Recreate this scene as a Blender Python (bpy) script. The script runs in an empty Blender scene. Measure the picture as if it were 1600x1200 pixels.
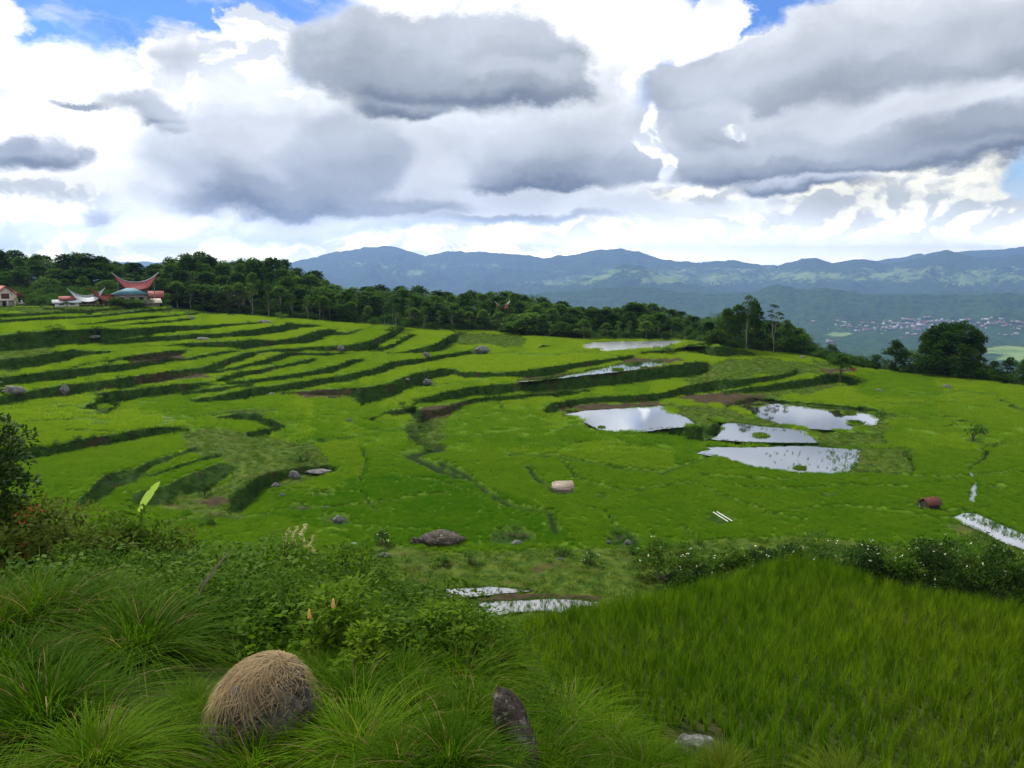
import bpy, math, random
import numpy as np
from mathutils import Vector, Matrix
random.seed(7); RNG = np.random.default_rng(7)
SC = bpy.context.scene; COL = SC.collection
R = math.radians
# ------------------------------------------------------------------ camera
PITCH = R(8.4); F = 1256.0                       # focal length in pixels of a 1600 wide frame
cam = bpy.data.cameras.new('camera'); camo = bpy.data.objects.new('camera', cam); COL.objects.link(camo)
camo.location = (0, 0, 0); camo.rotation_euler = (R(90) - PITCH, 0, 0)
cam.sensor_width = 36.0; cam.lens = F / 1600.0 * 36.0; cam.clip_start = 0.1; cam.clip_end = 120000
SC.camera = camo
SC.view_settings.view_transform = 'Standard'; SC.view_settings.look = 'None'
SC.view_settings.exposure = 0.12; SC.view_settings.gamma = 1.0
SC.render.engine = 'CYCLES'
cy = SC.cycles; cy.max_bounces = 5; cy.diffuse_bounces = 2; cy.glossy_bounces = 2; cy.transmission_bounces = 3
cy.volume_bounces = 0; cy.transparent_max_bounces = 6; cy.use_denoising = True; cy.sample_clamp_indirect = 4.0
def ray(u, v):
    a = (u - 800.0) / F; b = (600.0 - v) / F
    return (a, math.cos(PITCH) + b * math.sin(PITCH), -math.sin(PITCH) + b * math.cos(PITCH))
def azel(u, v):
    x, y, z = ray(u, v); return math.atan2(x, y), math.atan2(z, math.hypot(x, y))
# ------------------------------------------------------------------ node helpers
class NT:
    def __init__(s, tree): s.t = tree; s.n = tree.nodes; s.l = tree.links
    def new(s, typ, **kw):
        n = s.n.new(typ)
        for k, v in kw.items(): setattr(n, k, v)
        return n
    def put(s, sock, val):
        if hasattr(val, 'is_linked') or isinstance(val, bpy.types.NodeSocket): s.l.new(val, sock)
        else: sock.default_value = val
    def math(s, op, a, b=0.0, c=0.0, clamp=False):
        n = s.new('ShaderNodeMath', operation=op, use_clamp=clamp)
        s.put(n.inputs[0], a); s.put(n.inputs[1], b); s.put(n.inputs[2], c); return n.outputs[0]
    def vmath(s, op, a, b=(0, 0, 0), out=0):
        n = s.new('ShaderNodeVectorMath', operation=op); s.put(n.inputs[0], a); s.put(n.inputs[1], b); return n.outputs[out]
    def noise(s, vec, scale, detail=4.0, rough=0.55, dim='3D', out=0, dist=0.0, lac=2.0):
        n = s.new('ShaderNodeTexNoise', noise_dimensions=dim)
        s.put(n.inputs['Vector'], vec); n.inputs['Scale'].default_value = scale; n.inputs['Detail'].default_value = detail
        n.inputs['Roughness'].default_value = rough; n.inputs['Distortion'].default_value = dist; n.inputs['Lacunarity'].default_value = lac
        return n.outputs[out]
    def mapr(s, v, a, b, c=0.0, d=1.0, smooth=True):
        n = s.new('ShaderNodeMapRange'); n.interpolation_type = 'SMOOTHSTEP' if smooth else 'LINEAR'
        s.put(n.inputs[0], v); s.put(n.inputs[1], a); s.put(n.inputs[2], b); s.put(n.inputs[3], c); s.put(n.inputs[4], d); return n.outputs[0]
    def mix(s, f, a, b, mode='MIX'):
        n = s.new('ShaderNodeMix', data_type='RGBA', blend_type=mode)
        s.put(n.inputs[0], f); s.put(n.inputs[6], a if not isinstance(a, tuple) else (*a[:3], 1)); s.put(n.inputs[7], b if not isinstance(b, tuple) else (*b[:3], 1)); return n.outputs[2]
def lin(r, g, b, k=1.0):
    f = lambda c: ((c / 255 + 0.055) / 1.055) ** 2.4 if c > 10 else c / 255 / 12.92
    return (f(r) * k, f(g) * k, f(b) * k)
# ------------------------------------------------------------------ sun and sky
SUN_AZ, SUN_EL = R(-38), R(48)                   # azimuth from +Y towards +X
w = bpy.data.worlds.new('World'); SC.world = w; w.use_nodes = True
N = NT(w.node_tree); N.n.clear()
out = N.new('ShaderNodeOutputWorld'); bg = N.new('ShaderNodeBackground'); N.l.new(bg.outputs[0], out.inputs[0])
tc = N.new('ShaderNodeTexCoord'); D = tc.outputs['Generated']
sep = N.new('ShaderNodeSeparateXYZ'); N.l.new(D, sep.inputs[0])
az = N.math('ARCTAN2', sep.outputs[0], sep.outputs[1]); el = N.math('ARCSINE', sep.outputs[2])
com = N.new('ShaderNodeCombineXYZ'); N.l.new(az, com.inputs[0]); N.l.new(el, com.inputs[1]); P = com.outputs[0]
sk = N.new('ShaderNodeTexSky', sky_type='NISHITA'); sk.sun_disc = False
sk.sun_elevation = SUN_EL; sk.sun_rotation = SUN_AZ; sk.altitude = 1200; sk.air_density = 1.0; sk.dust_density = 0.3; sk.ozone_density = 2.0
blue = N.mix(1.0, sk.outputs[0], (0.05, 0.078, 0.125), 'MULTIPLY')
# billowing warp of the sky coordinates
sc_ = N.vmath('MULTIPLY', P, (1.0, 1.55, 1.0))
n1 = N.noise(sc_, 3.2, 2.0, 0.5, '2D', 1)
n2 = N.noise(sc_, 13.0, 7.0, 0.62, '2D', 1)
w1 = N.vmath('MULTIPLY', N.vmath('SUBTRACT', n1, (0.5, 0.5, 0.5)), (0.15, 0.07, 0))
w2 = N.vmath('MULTIPLY', N.vmath('SUBTRACT', n2, (0.5, 0.5, 0.5)), (0.068, 0.060, 0))
PS = N.vmath('ADD', P, w1)
PW = N.vmath('ADD', PS, w2)                       # crisp, cauliflower edges
PM = N.vmath('ADD', PS, N.vmath('MULTIPLY', w2, (0.62, 0.62, 0)))   # softer edges
def puffs(vec, sc, det):
    v = N.new('ShaderNodeTexVoronoi', voronoi_dimensions='2D', feature='SMOOTH_F1'); N.l.new(vec, v.inputs['Vector']); v.inputs['Scale'].default_value = sc
    v.inputs['Detail'].default_value = det; v.inputs['Roughness'].default_value = .55; v.inputs['Smoothness'].default_value = .55; return v.outputs['Distance']
pq = N.vmath('MULTIPLY', PM, (1, 1.45, 1))
relA = puffs(pq, 15.0, 3.0); relB = puffs(N.vmath('ADD', pq, (-0.009, 0.017, 0)), 15.0, 3.0)
relief = N.math('SUBTRACT', relA, relB)           # >0 on faces turned to the light
soft = N.noise(N.vmath('MULTIPLY', PS, (1, 1.7, 1)), 6.0, 3.0, 0.5, '2D', 0)
softy = N.math('MULTIPLY_ADD', soft, 1.7, -.85)
def cloud(col, u, v, ru, rv, top, bot, edge=0.15, op=1.0):
    a0, e0 = azel(u, v)
    q = N.vmath('MULTIPLY', N.vmath('SUBTRACT', PW if edge < .22 else PM, (a0, e0, 0)), (F / ru, F / rv, 0))
    m = N.mapr(N.vmath('LENGTH', q, out=1), 1 + edge, 1 - edge, 0.0, op)
    if top is not bot:
        s = N.new('ShaderNodeSeparateXYZ'); N.l.new(q, s.inputs[0])
        return N.mix(m, col, N.mix(N.mapr(N.math('ADD', s.outputs[1], softy), -0.8, 0.7), bot, top))
    return N.mix(m, col, top)
lit = N.mapr(relief, -.17, .12, smooth=False)
billow = N.math('MULTIPLY', N.mapr(N.noise(P, 5.0, 3, .5, '2D'), .36, .60), .9)     # where the white masses show their shaded sides
WHT = N.mix(N.math('MAXIMUM', lit, N.math('SUBTRACT', 1.0, billow)), lin(212, 219, 230), (1.22, 1.22, 1.2)); CRM = N.mix(lit, lin(205, 208, 205), lin(254, 251, 230, 1.12)); LG = lin(196, 202, 211); MG = lin(158, 165, 175); DG = lin(108, 117, 131); BG = lin(160, 175, 195)
WG = lin(232, 236, 240, 1.05); VL = lin(218, 222, 229)
# thin wisps in the blue
wv = N.mapr(N.noise(N.vmath('MULTIPLY', PW, (1, 2.5, 1)), 9, 4, 0.6, '2D'), 0.48, 0.78, 0, 0.6)
base = N.mix(wv, blue, lin(225, 235, 250))
S = N.new('ShaderNodeSeparateXYZ'); N.l.new(PW, S.inputs[0])
e_low = azel(800, 165)[1]
base = N.mix(N.mapr(S.outputs[1], e_low + 0.02, e_low - 0.02), base, N.mix(N.mapr(S.outputs[1], azel(800, 390)[1], azel(800, 230)[1]), CRM, WHT))
CL = [
 (0, 130, 68, 140, WHT, WHT, .12), (190, 222, 150, 108, WHT, WHT, .12), (330, 165, 115, 84, WHT, WHT, .1), (390, 112, 58, 66, WHT, WHT, .1), (365, 60, 34, 26, WHT, WHT, .1),
 (660, 10, 100, 50, WHT, WHT, .5), (860, 50, 190, 95, WHT, WHT, .12), (1090, 45, 48, 52, WHT, WHT, .1), (1165, 62, 24, 14, WHT, WHT, .2), (760, -60, 260, 80, WHT, WHT, .2),
 (545, 22, 70, 12, WG, WG, .9, .7),
 # soft grey and cream layers at the bottom
 (70, 345, 150, 34, LG, BG, .6, .8), (330, 330, 130, 50, VL, LG, .7, .6), (130, 372, 80, 20, CRM, CRM, .4), (300, 385, 90, 14, CRM, CRM, .5), (30, 300, 120, 22, CRM, WHT, .5),
 (900, 330, 200, 40, WG, VL, .6), (850, 360, 170, 20, CRM, CRM, .4), (1100, 385, 200, 14, WG, WG, .8), (1300, 340, 330, 60, WG, VL, .5, .8), (1420, 305, 170, 46, CRM, CRM, .3), (1560, 330, 60, 34, CRM, CRM, .3), (1170, 350, 90, 22, CRM, VL, .5, .8), (1450, 378, 220, 16, VL, VL, .8, .7),
 # pale bodies behind the grey ones
 (420, 175, 70, 40, VL, LG, .35, .8), (600, 235, 300, 110, WG, VL, .25), (840, 205, 200, 90, WG, VL, .25), (380, 250, 120, 60, VL, LG, .3),
 (480, 260, 130, 66, VL, MG, .22), (560, 250, 90, 60, LG, MG, .22), (455, 312, 160, 20, MG, DG, .4), (640, 325, 130, 14, MG, DG, .45, .8),
 (860, 225, 140, 46, VL, LG, .25), (890, 262, 120, 30, LG, MG, .22), (880, 286, 105, 14, MG, DG, .35), (985, 250, 42, 30, LG, MG, .22),
 (650, 347, 210, 12, LG, BG, .5, .8), (820, 345, 110, 7, MG, BG, .6), (430, 352, 90, 12, LG, BG, .6, .8),
 # great grey cloud in the middle
 (520, 70, 110, 42, VL, LG, .22), (600, 88, 170, 60, LG, MG, .2), (740, 90, 130, 60, LG, MG, .2), (810, 130, 80, 28, LG, MG, .2), (680, 150, 130, 30, MG, DG, .4), (740, 145, 130, 20, MG, DG, .5), (655, 176, 70, 16, MG, DG, .4),
 # right bank of cloud
 (1140, 95, 60, 28, LG, MG, .22), (1080, 120, 75, 26, LG, MG, .22), (1230, 90, 100, 54, VL, MG, .18), (1335, 76, 90, 58, VL, LG, .16), (1455, 72, 85, 58, VL, LG, .16), (1575, 78, 90, 74, VL, LG, .16), (1420, 130, 320, 58, LG, MG, .35), (1300, 158, 240, 26, MG, DG, .6, .7), (1530, 140, 120, 20, MG, DG, .7, .5),
 (1420, 205, 270, 46, VL, MG, .25), (1140, 215, 100, 60, VL, MG, .2), (1130, 190, 60, 40, LG, MG, .3), (1220, 240, 190, 30, LG, MG, .25), (1560, 222, 150, 32, MG, DG, .35), (1180, 262, 110, 16, MG, DG, .4), (1250, 282, 110, 13, LG, DG, .35), (1420, 250, 160, 12, MG, DG, .5),
 (1025, 190, 20, 36, WHT, WHT, .25), (1000, 215, 22, 14, WHT, WHT, .25), (1030, 240, 12, 24, WHT, WHT, .3), (1180, 188, 20, 8, WHT, WHT, .4), (1085, 295, 60, 14, CRM, CRM, .4), (460, 158, 18, 10, WHT, WHT, .5),
 (225, 172, 40, 14, LG, MG, .45, .9), (262, 192, 36, 16, LG, DG, .4, .9), (292, 212, 24, 12, LG, MG, .5, .9), (60, 238, 66, 18, LG, DG, .38, .95), (25, 222, 22, 10, MG, MG, .5, .8), (150, 243, 14, 10, MG, MG, .5, .8), (148, 171, 24, 5, MG, MG, .4), (280, 105, 26, 18, VL, LG, .6), (175, 330, 22, 8, LG, MG, .5),
 (1620, -62, 260, 42, VL, WG, .3), (1580, 283, 34, 22, lin(165, 205, 240), lin(195, 218, 238), .3),  # first one: unseen cloud above the frame, added to whiten the channel's reflection
]
inwhite = N.mapr(el, R(0.2), R(2))
rr = N.math('MULTIPLY_ADD', N.math('SUBTRACT', N.noise(N.vmath('MULTIPLY', PM, (1, 1.7, 1)), 9.0, 6, .58, '2D'), .5), N.math('MULTIPLY', inwhite, .6), 1.0)
gain = N.math('MULTIPLY', rr, N.mapr(el, R(-.4), R(4.4), 3.9, 1.04))
gc = N.new('ShaderNodeCombineXYZ')
warm = N.mapr(el, R(-.5), R(3.5), 1, 0)
for i, a_ in enumerate((.14, .04, -.22)): N.l.new(N.math('MULTIPLY', gain, N.math('MULTIPLY_ADD', warm, a_, 1.0)), gc.inputs[i])
def sector(a0, a1):
    global PW, PM
    c_ = base; k_ = 0; pw0, pm0 = PW, PM
    for c in CL:
        a = azel(c[0], c[1])[0]; h_ = c[2] / F * (1 + c[6]) + .13
        if a + h_ > a0 and a - h_ < a1:
            if k_ % 5 == 4:                          # tie the next clouds to the ones before, which keeps the shader stack short
                zz0 = N.vmath('MULTIPLY', c_, (1e-9, 1e-9, 1e-9)); PW = N.vmath('ADD', pw0, zz0); PM = N.vmath('ADD', pm0, zz0)
            c_ = cloud(c_, *c); k_ += 1
    PW, PM = pw0, pm0
    c_ = N.mix(1.0, c_, gc.outputs[0], 'MULTIPLY')
    b_ = N.new('ShaderNodeBackground'); N.l.new(c_, b_.inputs[0]); return b_.outputs[0]
CUT = [0.0]
shs = [sector(a, b) for a, b in zip([-9] + CUT, CUT + [9])]
def mixsh(f_, a_, b_):
    mx = N.new('ShaderNodeMixShader'); N.l.new(f_, mx.inputs[0]); N.l.new(a_, mx.inputs[1]); N.l.new(b_, mx.inputs[2]); return mx.outputs[0]
def tree(shs_, cuts):
    if len(shs_) == 1: return shs_[0]
    k = len(shs_) // 2; return mixsh(N.math('GREATER_THAN', az, cuts[k - 1]), tree(shs_[:k], cuts[:k - 1]), tree(shs_[k:], cuts[k:]))
front = tree(shs, CUT)
# overhead, sideways and behind the viewer: broken cloud; below the horizon a dull green
oc = N.mix(N.mapr(N.noise(D, 2.2, 4, 0.55), 0.26, 0.48), lin(170, 195, 235, .8), lin(236, 236, 236))
oc = N.mix(N.mapr(el, R(-2), R(0)), lin(120, 140, 120), oc)
N.l.new(oc, bg.inputs[0])
outm = N.math('MAXIMUM', N.mapr(el, R(17.4), R(20.5), smooth=False), N.math('MAXIMUM', N.mapr(N.math('ABSOLUTE', az), R(38), R(46), smooth=False), N.mapr(el, R(-1), R(-2.5), smooth=False)))
mx = N.new('ShaderNodeMixShader'); N.l.new(outm, mx.inputs[0]); N.l.new(front, mx.inputs[1]); N.l.new(bg.outputs[0], mx.inputs[2]); N.l.new(mx.outputs[0], out.inputs[0])
w.cycles.sampling_method = 'MANUAL'; w.cycles.sample_map_resolution = 512
sl = bpy.data.lights.new('sun', 'SUN'); sl.energy = 4.3; sl.angle = R(7); sl.color = (1.0, 0.95, 0.86)
so = bpy.data.objects.new('sun', sl); COL.objects.link(so)
sd = Vector((math.sin(SUN_AZ) * math.cos(SUN_EL), math.cos(SUN_AZ) * math.cos(SUN_EL), math.sin(SUN_EL)))
so.rotation_euler = sd.to_track_quat('Z', 'Y').to_euler(); so.location = (0, 0, 50)
# ------------------------------------------------------------------ numpy noise
def _lat(seed): return np.random.default_rng(seed).random((256, 256))
_LATS = {}
def vnoise(x, y, seed=0):
    if seed not in _LATS: _LATS[seed] = _lat(seed)
    L = _LATS[seed]; x = np.asarray(x, float); y = np.asarray(y, float)
    xi = np.floor(x).astype(int); yi = np.floor(y).astype(int); fx = x - xi; fy = y - yi
    fx = fx * fx * (3 - 2 * fx); fy = fy * fy * (3 - 2 * fy)
    a = L[xi & 255, yi & 255]; b = L[(xi + 1) & 255, yi & 255]; c = L[xi & 255, (yi + 1) & 255]; d = L[(xi + 1) & 255, (yi + 1) & 255]
    return (a * (1 - fx) + b * fx) * (1 - fy) + (c * (1 - fx) + d * fx) * fy
def fbm(x, y, oct=4, seed=0, gain=0.5):
    s = 0; a = 1; t = 0
    for i in range(oct):
        s = s + a * vnoise(x * 2 ** i + 17.3 * i, y * 2 ** i + 5.1 * i, seed + i); t += a; a *= gain
    return s / t
def ss(x, a, b):
    t = np.clip((x - a) / (b - a), 0, 1); return t * t * (3 - 2 * t)
# ------------------------------------------------------------------ traced banks of the terraces (column, top row, foot row)
BANKS = [
 [(68,481,484),(90,481,484),(110,483,487),(140,484,488),(170,482,485.5),(200,479.5,483),(225,479,482)],
 [(-1,491,497),(30,490,496),(67,488.5,493),(105,486.5,491),(137,487,491),(145,488,490)],
 [(-1,500,505.5),(45,497.5,503),(90,495,500.5),(135,494,498),(172,491,495),(202,487,491.5),(240,483,487),(270,481.5,483.5)],
 [(105,508,509),(135,506,509),(165,501.5,506),(202,497.5,502),(240,494.5,499),(285,491,494.5),(310,488.5,492)],
 [(170,509,511),(210,505,509),(245,502.5,506.5),(275,500,503.5),(300,497.5,500.5)],
 [(-1,524,549),(15,522,548),(45,519,545),(90,516,541),(140,514,538),(180,515,532),(200,514,526),(230,512,525),(260,509,520),(290,509,518.5),(320,509,516),(350,506.5,512),(380,505,508.5),(410,503,506)],
 [(160,533,541),(190,531,538),(227,526,536),(260,524.5,534),(300,522,531),(335,521,530),(365,519,527),(395,515.5,525.5),(420,511,522),(435,510,520),(450,504,517),(470,507,513),(500,508,511)],
 [(200,542,543),(245,540,541.5),(275,538,542),(290,536.5,544),(320,535,543),(350,534,544),(380,532,547),(400,530.5,544.5),(430,532,540),(452,529.5,538.5),(475,523.5,538),(497,517,532),(517,514.5,524),(542,521,524),(560,516,518),(585,508,509)],
 [(-1,563,577),(20,560,577),(45,557,575),(68,553,571),(90,550,567),(112,546,562),(135,549,557),(180,548,551)],
 [(105,574,576),(135,569,571),(165,563.5,566.5),(195,557.5,564),(220,554,562),(260,548.5,557.5),(290,546,551.5)],
 [(-1,590,606),(15,588,603),(45,584.5,601),(75,580,596.5),(105,577,593),(135,575.5,589),(165,570,584),(195,568,581),(230,564,573),(260,559,567),(290,560,564),(320,554.5,560),(350,549,554),(372,548,550)],
 [(-1,619,634),(30,615,629),(60,608,624),(90,603,621),(120,599.5,617),(150,596.5,611.5),(180,592,608.5),(210,587.5,603),(230,585,600),(260,580,593.5),(290,577,587.5),(320,573,583),(350,562.5,574),(380,553.5,563.5),(402,553,556)],
 [(325,580,583),(350,578,582),(380,571,576),(410,562,569.5),(440,553.5,564),(448,551,557),(475,551,556),(505,552,557),(535,551,554.5),(552,552,553)],
 [(380,552,555),(400,549,552),(430,546,550),(475,543,549),(520,541,549),(550,539,550),(580,532,548),(605,521,532),(620,512,524),(628,512,518)],
 [(592,544,550),(610,538,546),(620,533,540),(630,527,536),(645,522,527),(650,523,525)],
 [(603,552,554),(625,550,553),(645,547,552),(662,543,551.5),(675,539,551),(690,531,548),(705,522,537),(715,522,530)],
 [(330,597,599),(350,587.5,597),(380,580,589),(410,577,584.5),(430,572,578),(460,566,571.5),(492,559,565.5),(498,560,563)],
 [(150,614,632),(170,612,630),(195,610,628),(220,608,622),(250,604,618),(290,599,611.5),(318,597.5,604),(330,599,602)],
 [(345,599,600),(380,595,601),(400,592,599),(445,586.5,594),(490,579,588),(520,571.5,583.5),(550,562,571.5),(568,561,565)],
 [(300,624,629),(335,619,628),(365,612,626),(395,606,622),(425,603,614.5),(445,600,610.5),(490,592.5,604.5),(520,589.5,598.5),(550,583.5,595.5),(580,577.5,588),(610,565,578),(630,563,572),(660,560,567.5),(675,557,564.5),(705,552.5,558.5),(735,547,552),(742,549,551)],
 [(283,611,619),(295,611.5,616),(320,608,614.5),(350,604,610),(375,602,606),(395,601,603)],
 [(440,614,616),(490,611,616),(535,607.5,617),(552,606.5,622),(560,606,634),(580,604,630),(610,598,620),(630,590,613),(645,584,604),(660,581,598),(690,575,589),(708,576.5,586),(728,582,590),(750,582,590),(780,582,589),(810,579.5,591),(860,573.5,586),(890,569,578),(920,564.5,573),(950,561,567),(980,556,561),(990,556,558)],
 [(645,624.5,633),(675,618.5,630),(705,609.5,625),(735,604,620),(780,600.5,616),(845,596,610.5),(905,588.5,606.5),(950,583,603.5),(995,578,597.5),(1030,574,593),(1060,569.5,590),(1090,565,585),(1105,566.5,581),(1112,572,577)],
 [(655,640,658),(675,641,652),(705,633.5,645.5),(722,627,636),(750,621,627.5),(795,617.5,626),(840,615,621),(890,610.5,618),(920,609,612)],
 [(578,655,657),(590,647,652),(605,643,648),(620,641,651),(633,638,647),(650,631,638)],
 [(843,641,643),(850,637,646),(860,630.5,648),(875,627,638),(890,625,633),(935,620,629),(980,618.5,629),(1025,615,626),(1045,611,623),(1060,605.5,618),(1090,599.5,614),(1127,593.5,610),(1165,592,602.5),(1195,588,598),(1230,583.5,591),(1245,576,582)],
 [(1130,611,616),(1165,606,613),(1200,602,611),(1230,597,607.5),(1260,592.5,604.5),(1285,586,600),(1310,585,598),(1330,590,602),(1345,596,603)],
 [(1130,634,637),(1150,628,633),(1180,620,624.5),(1200,623,626.5),(1260,629,632.5),(1300,632,636),(1350,636,640),(1370,639,645),(1380,645,655)],
 [(1090,546,552),(1105,543,556),(1130,541,558),(1150,546,556),(1170,549,556),(1182,554,556)],
 [(1000,551,553),(1045,546,551),(1085,540,548),(1110,539,543)],
 [(1010,668,672),(1030,668,676),(1060,667,683),(1090,666,686),(1110,664,684),(1122,660,680),(1128,664,672)],
 [(-1,706,724),(40,700,720),(80,697,712),(120,688,704),(160,681,697),(200,674,690),(240,668,682),(280,667,675),(297,671,673)],
 [(133,634,640),(150,629,634),(165,628,630)],[(143,646,649),(165,642,648),(178,630,643),(180,632,636)],
 [(118,786,792),(140,766,790),(152,750,784),(165,741,778),(185,736,762),(210,732,755),(230,722,735),(250,716,725),(280,708,714),(310,696,702)],
 [(215,746,748),(240,740,744),(270,730,735),(300,720,725),(320,714,720),(345,708,713)],
 [(205,772,792),(235,764,792),(262,758,788),(280,748,774),(300,740,770),(325,730,762),(345,723,754),(360,728,740),(365,732,735)],
 [(340,652,655),(370,646,656),(400,645,660),(425,655,668),(440,663,670)], [(385,676,680),(405,672,682),(430,668,676),(447,664,668)],
 [(360,775,800),(375,765,800),(390,755,790),(405,745,770),(420,738,760),(440,735,750),(460,732,742),(480,728,740),(510,725,738),(522,730,735)],
]
MINOR = {33, 34, 36}
# thin ridges and ditches between rice fields (pixel polylines, half width)
BUNDS = [([(450,697),(500,690),(560,683),(610,673),(640,668)],1.5), ([(800,710),(870,713),(920,722),(975,733),(1040,740)],2.2), ([(870,678),(885,668),(925,665),(938,672)],2.0),
 ([(1000,765),(1040,760),(1085,754),(1125,773),(1200,800),(1260,815)],1.6), ([(825,728),(835,742),(862,765)],2.6), ([(690,722),(730,742),(760,768),(800,790),(860,800),(870,835)],3.0),
 ([(430,797),(520,793),(600,785),(700,770)],1.6), ([(1070,825),(1085,835),(1100,852)],1.8), ([(1030,740),(1080,725),(1110,713)],1.6), ([(1130,660),(1200,668),(1260,676),(1300,672)],2.4),
 ([(1515,733),(1545,712),(1540,700),(1570,690)],2.2), ([(1500,655),(1520,660),(1535,668)],1.6), ([(1455,632),(1475,648),(1500,665)],1.0), ([(1430,790),(1480,800),(1540,792)],1.6), ([(1350,628),(1400,631),(1500,628)],1.3),
 ([(1560,622),(1580,632),(1605,645)],2.0), ([(640,668),(655,690),(690,700),(640,712),(690,735),(720,745)],4.5), ([(645,640),(660,655),(668,670)],5.0), ([(700,660),(760,652),(790,645),(778,625)],1.2), ([(680,684),(740,682),(800,675),(880,662)],1.2),
 ([(220,648),(300,655),(320,648),(400,640)],1.4),([(100,672),(170,675),(215,682),(180,690)],1.0), ([(1085,686),(1150,692),(1250,694),(1340,697)],2.5), ([(1340,676),(1380,678),(1385,694)],1.6), ([(1500,745),(1560,740),(1600,738)],1.5),
 ([(470,838),(520,830),(600,826),(700,830)],1.0), ([(1300,560),(1330,563),(1370,566)],1.2), ([(1010,830),(1080,858)],1.0), ([(80,634),(120,636),(170,640),(130,648)],1.2), ([(1420,745),(1430,735),(1425,720),(1415,705)],1.4), ([(900,790),(950,800),(965,830)],1.0),
 ([(280,815),(330,808),(370,812),(420,805)],2.0),
 ([(640,605),(700,600),(760,596)],1.0),([(560,690),(575,720),(560,760),(590,800)],1.2),([(690,560),(760,552),(860,556),(940,548)],1.0),([(1150,760),(1250,765),(1330,758),(1420,762)],1.4),([(1240,800),(1300,790),(1400,800),(1480,812)],1.4),([(1400,650),(1450,655),(1500,650)],1.2),([(900,640),(870,620)],1.4),
 ([(470,700),(500,730),(530,735)],1.2),([(520,640),(560,655),(620,660)],1.3),([(180,560),(240,556)],.8),([(640,745),(700,755),(740,775)],1.2),([(870,700),(900,690),(960,690),(1010,700),(1060,702)],1.2),([(1380,610),(1440,615),(1500,612),(1560,618)],1.1),([(40,660),(110,655),(180,665)],1.0),([(420,770),(480,765),(560,770)],1.0),([(880,720),(905,750),(960,765),(1000,768)],1.5),([(1340,735),(1400,742),(1500,748)],1.5),([(1090,742),(1180,748),(1250,752)],1.3)]
PITS = [(940,776,12,4),(1295,774,14,4),(505,687,12,2.5),(462,636,8,2),(505,773,18,3.5),(945,704,6,2),(715,556,14,1.2),(1205,560,5,1.2),(990,597,7,1.4),(1240,588,8,1.2),(1280,611,7,1.2),(1420,620,9,2),(1310,649,16,3),(528,812,22,9),(1127,812,20,8),(880,766,20,7),(1453,787,20,7),(752,549,16,5),(668,601,14,4),(470,792,16,6),(1525,688,14,5),(1100,665,8,3),(880,862,14,8),(975,845,26,10),(800,838,34,12),(1480,665,12,2.5),(1350,750,10,2),(1560,762,16,3)]
# ponds: outline in the photograph, name
PONDS = {
 'walled': [(878,646),(886,643),(930,641),(975,638),(1030,632.5),(1040,637),(1055,645),(1075,652),(1091,663),(1070,667),(1040,670),(1010,674),(990,676),(965,675.5),(935,671),(915,661),(895,652)],
 'upper':  [(1139,633),(1160,634),(1168,629),(1180,623),(1195,624),(1262,634),(1300,637),(1345,639),(1366,643),(1374,655),(1370,664),(1350,666),(1330,671),(1290,671.5),(1255,669),(1225,665),(1210,659),(1190,654),(1168,647),(1166,641)],
 'middle': [(1104,655),(1125,659),(1160,662),(1190,667),(1240,669),(1262,675),(1278,692),(1230,692),(1160,690),(1100,686),(1120,682),(1127,672),(1120,662)],
 'lower':  [(1088,708),(1110,702),(1103,699),(1180,699),(1240,697),(1260,697),(1320,701),(1345,703),(1340,722),(1325,738),(1300,743),(1240,739),(1180,731),(1130,716)],
 'shaded': [(908,545),(912,538),(930,535),(1000,533),(1060,532),(1078,533),(1062,537),(1045,544),(1010,545),(975,548),(950,551),(935,546)],
 'corner': [(1068,543),(1075,538),(1100,537),(1116,539),(1090,541)],
 'flooded': [(808,597),(830,592),(880,587),(940,574),(985,566),(1040,563),(1035,570),(1000,576),(960,582),(900,588),(850,594)],
 'mudhole': [(504,623),(520,620),(538,620),(525,626),(510,626)],
 'slit': [(1513,785),(1517,765),(1522,752),(1528,754),(1529,770),(1527,785)],
 'slit_end': [(1516,745),(1515,736),(1519,737),(1523,745),(1521,747)],
 'channel': [(1484,810),(1505,802),(1525,802),(1560,818),(1605,836),(1660,860),(1660,895),(1605,861),(1570,849),(1530,829)],
 'front': [(640,921),(680,921),(730,919),(770,917),(805,920),(830,923),(790,927),(740,932),(690,937),(665,934)],
 'reedy': [(690,948),(760,941),(810,939),(850,936),(900,937),(935,941),(925,946),(890,952),(880,958),(845,954),(800,957),(760,964),(735,957)],
 'puddle': [(545,851),(553,846),(566,848),(560,853)],
 'seep': [(250,868),(270,866),(302,866),(300,874),(270,880)],
 'white_small': [(838,543),(845,539),(868,540),(862,545)], 'white_tiny': [(880,545),(895,544),(897,547),(885,547)],
}
def inpoly(px, py, poly):
    r = np.zeros(px.shape, bool); n = len(poly)
    for i in range(n):
        x1, y1 = poly[i]; x2, y2 = poly[(i + 1) % n]
        if y1 == y2: continue
        r ^= ((y1 > py) != (y2 > py)) & (px < (x2 - x1) * (py - y1) / (y2 - y1) + x1)
    return r
def distline(px, py, pts, ky=2.2):
    d = np.full(px.shape, 1e9)
    for (x1, y1), (x2, y2) in zip(pts[:-1], pts[1:]):
        dx, dy = x2 - x1, (y2 - y1) * ky; t = np.clip(((px - x1) * dx + (py - y1) * ky * dy) / (dx * dx + dy * dy + 1e-9), 0, 1)
        d = np.minimum(d, np.hypot(px - x1 - t * dx, (py - y1) * ky - t * dy))
    return d
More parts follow.
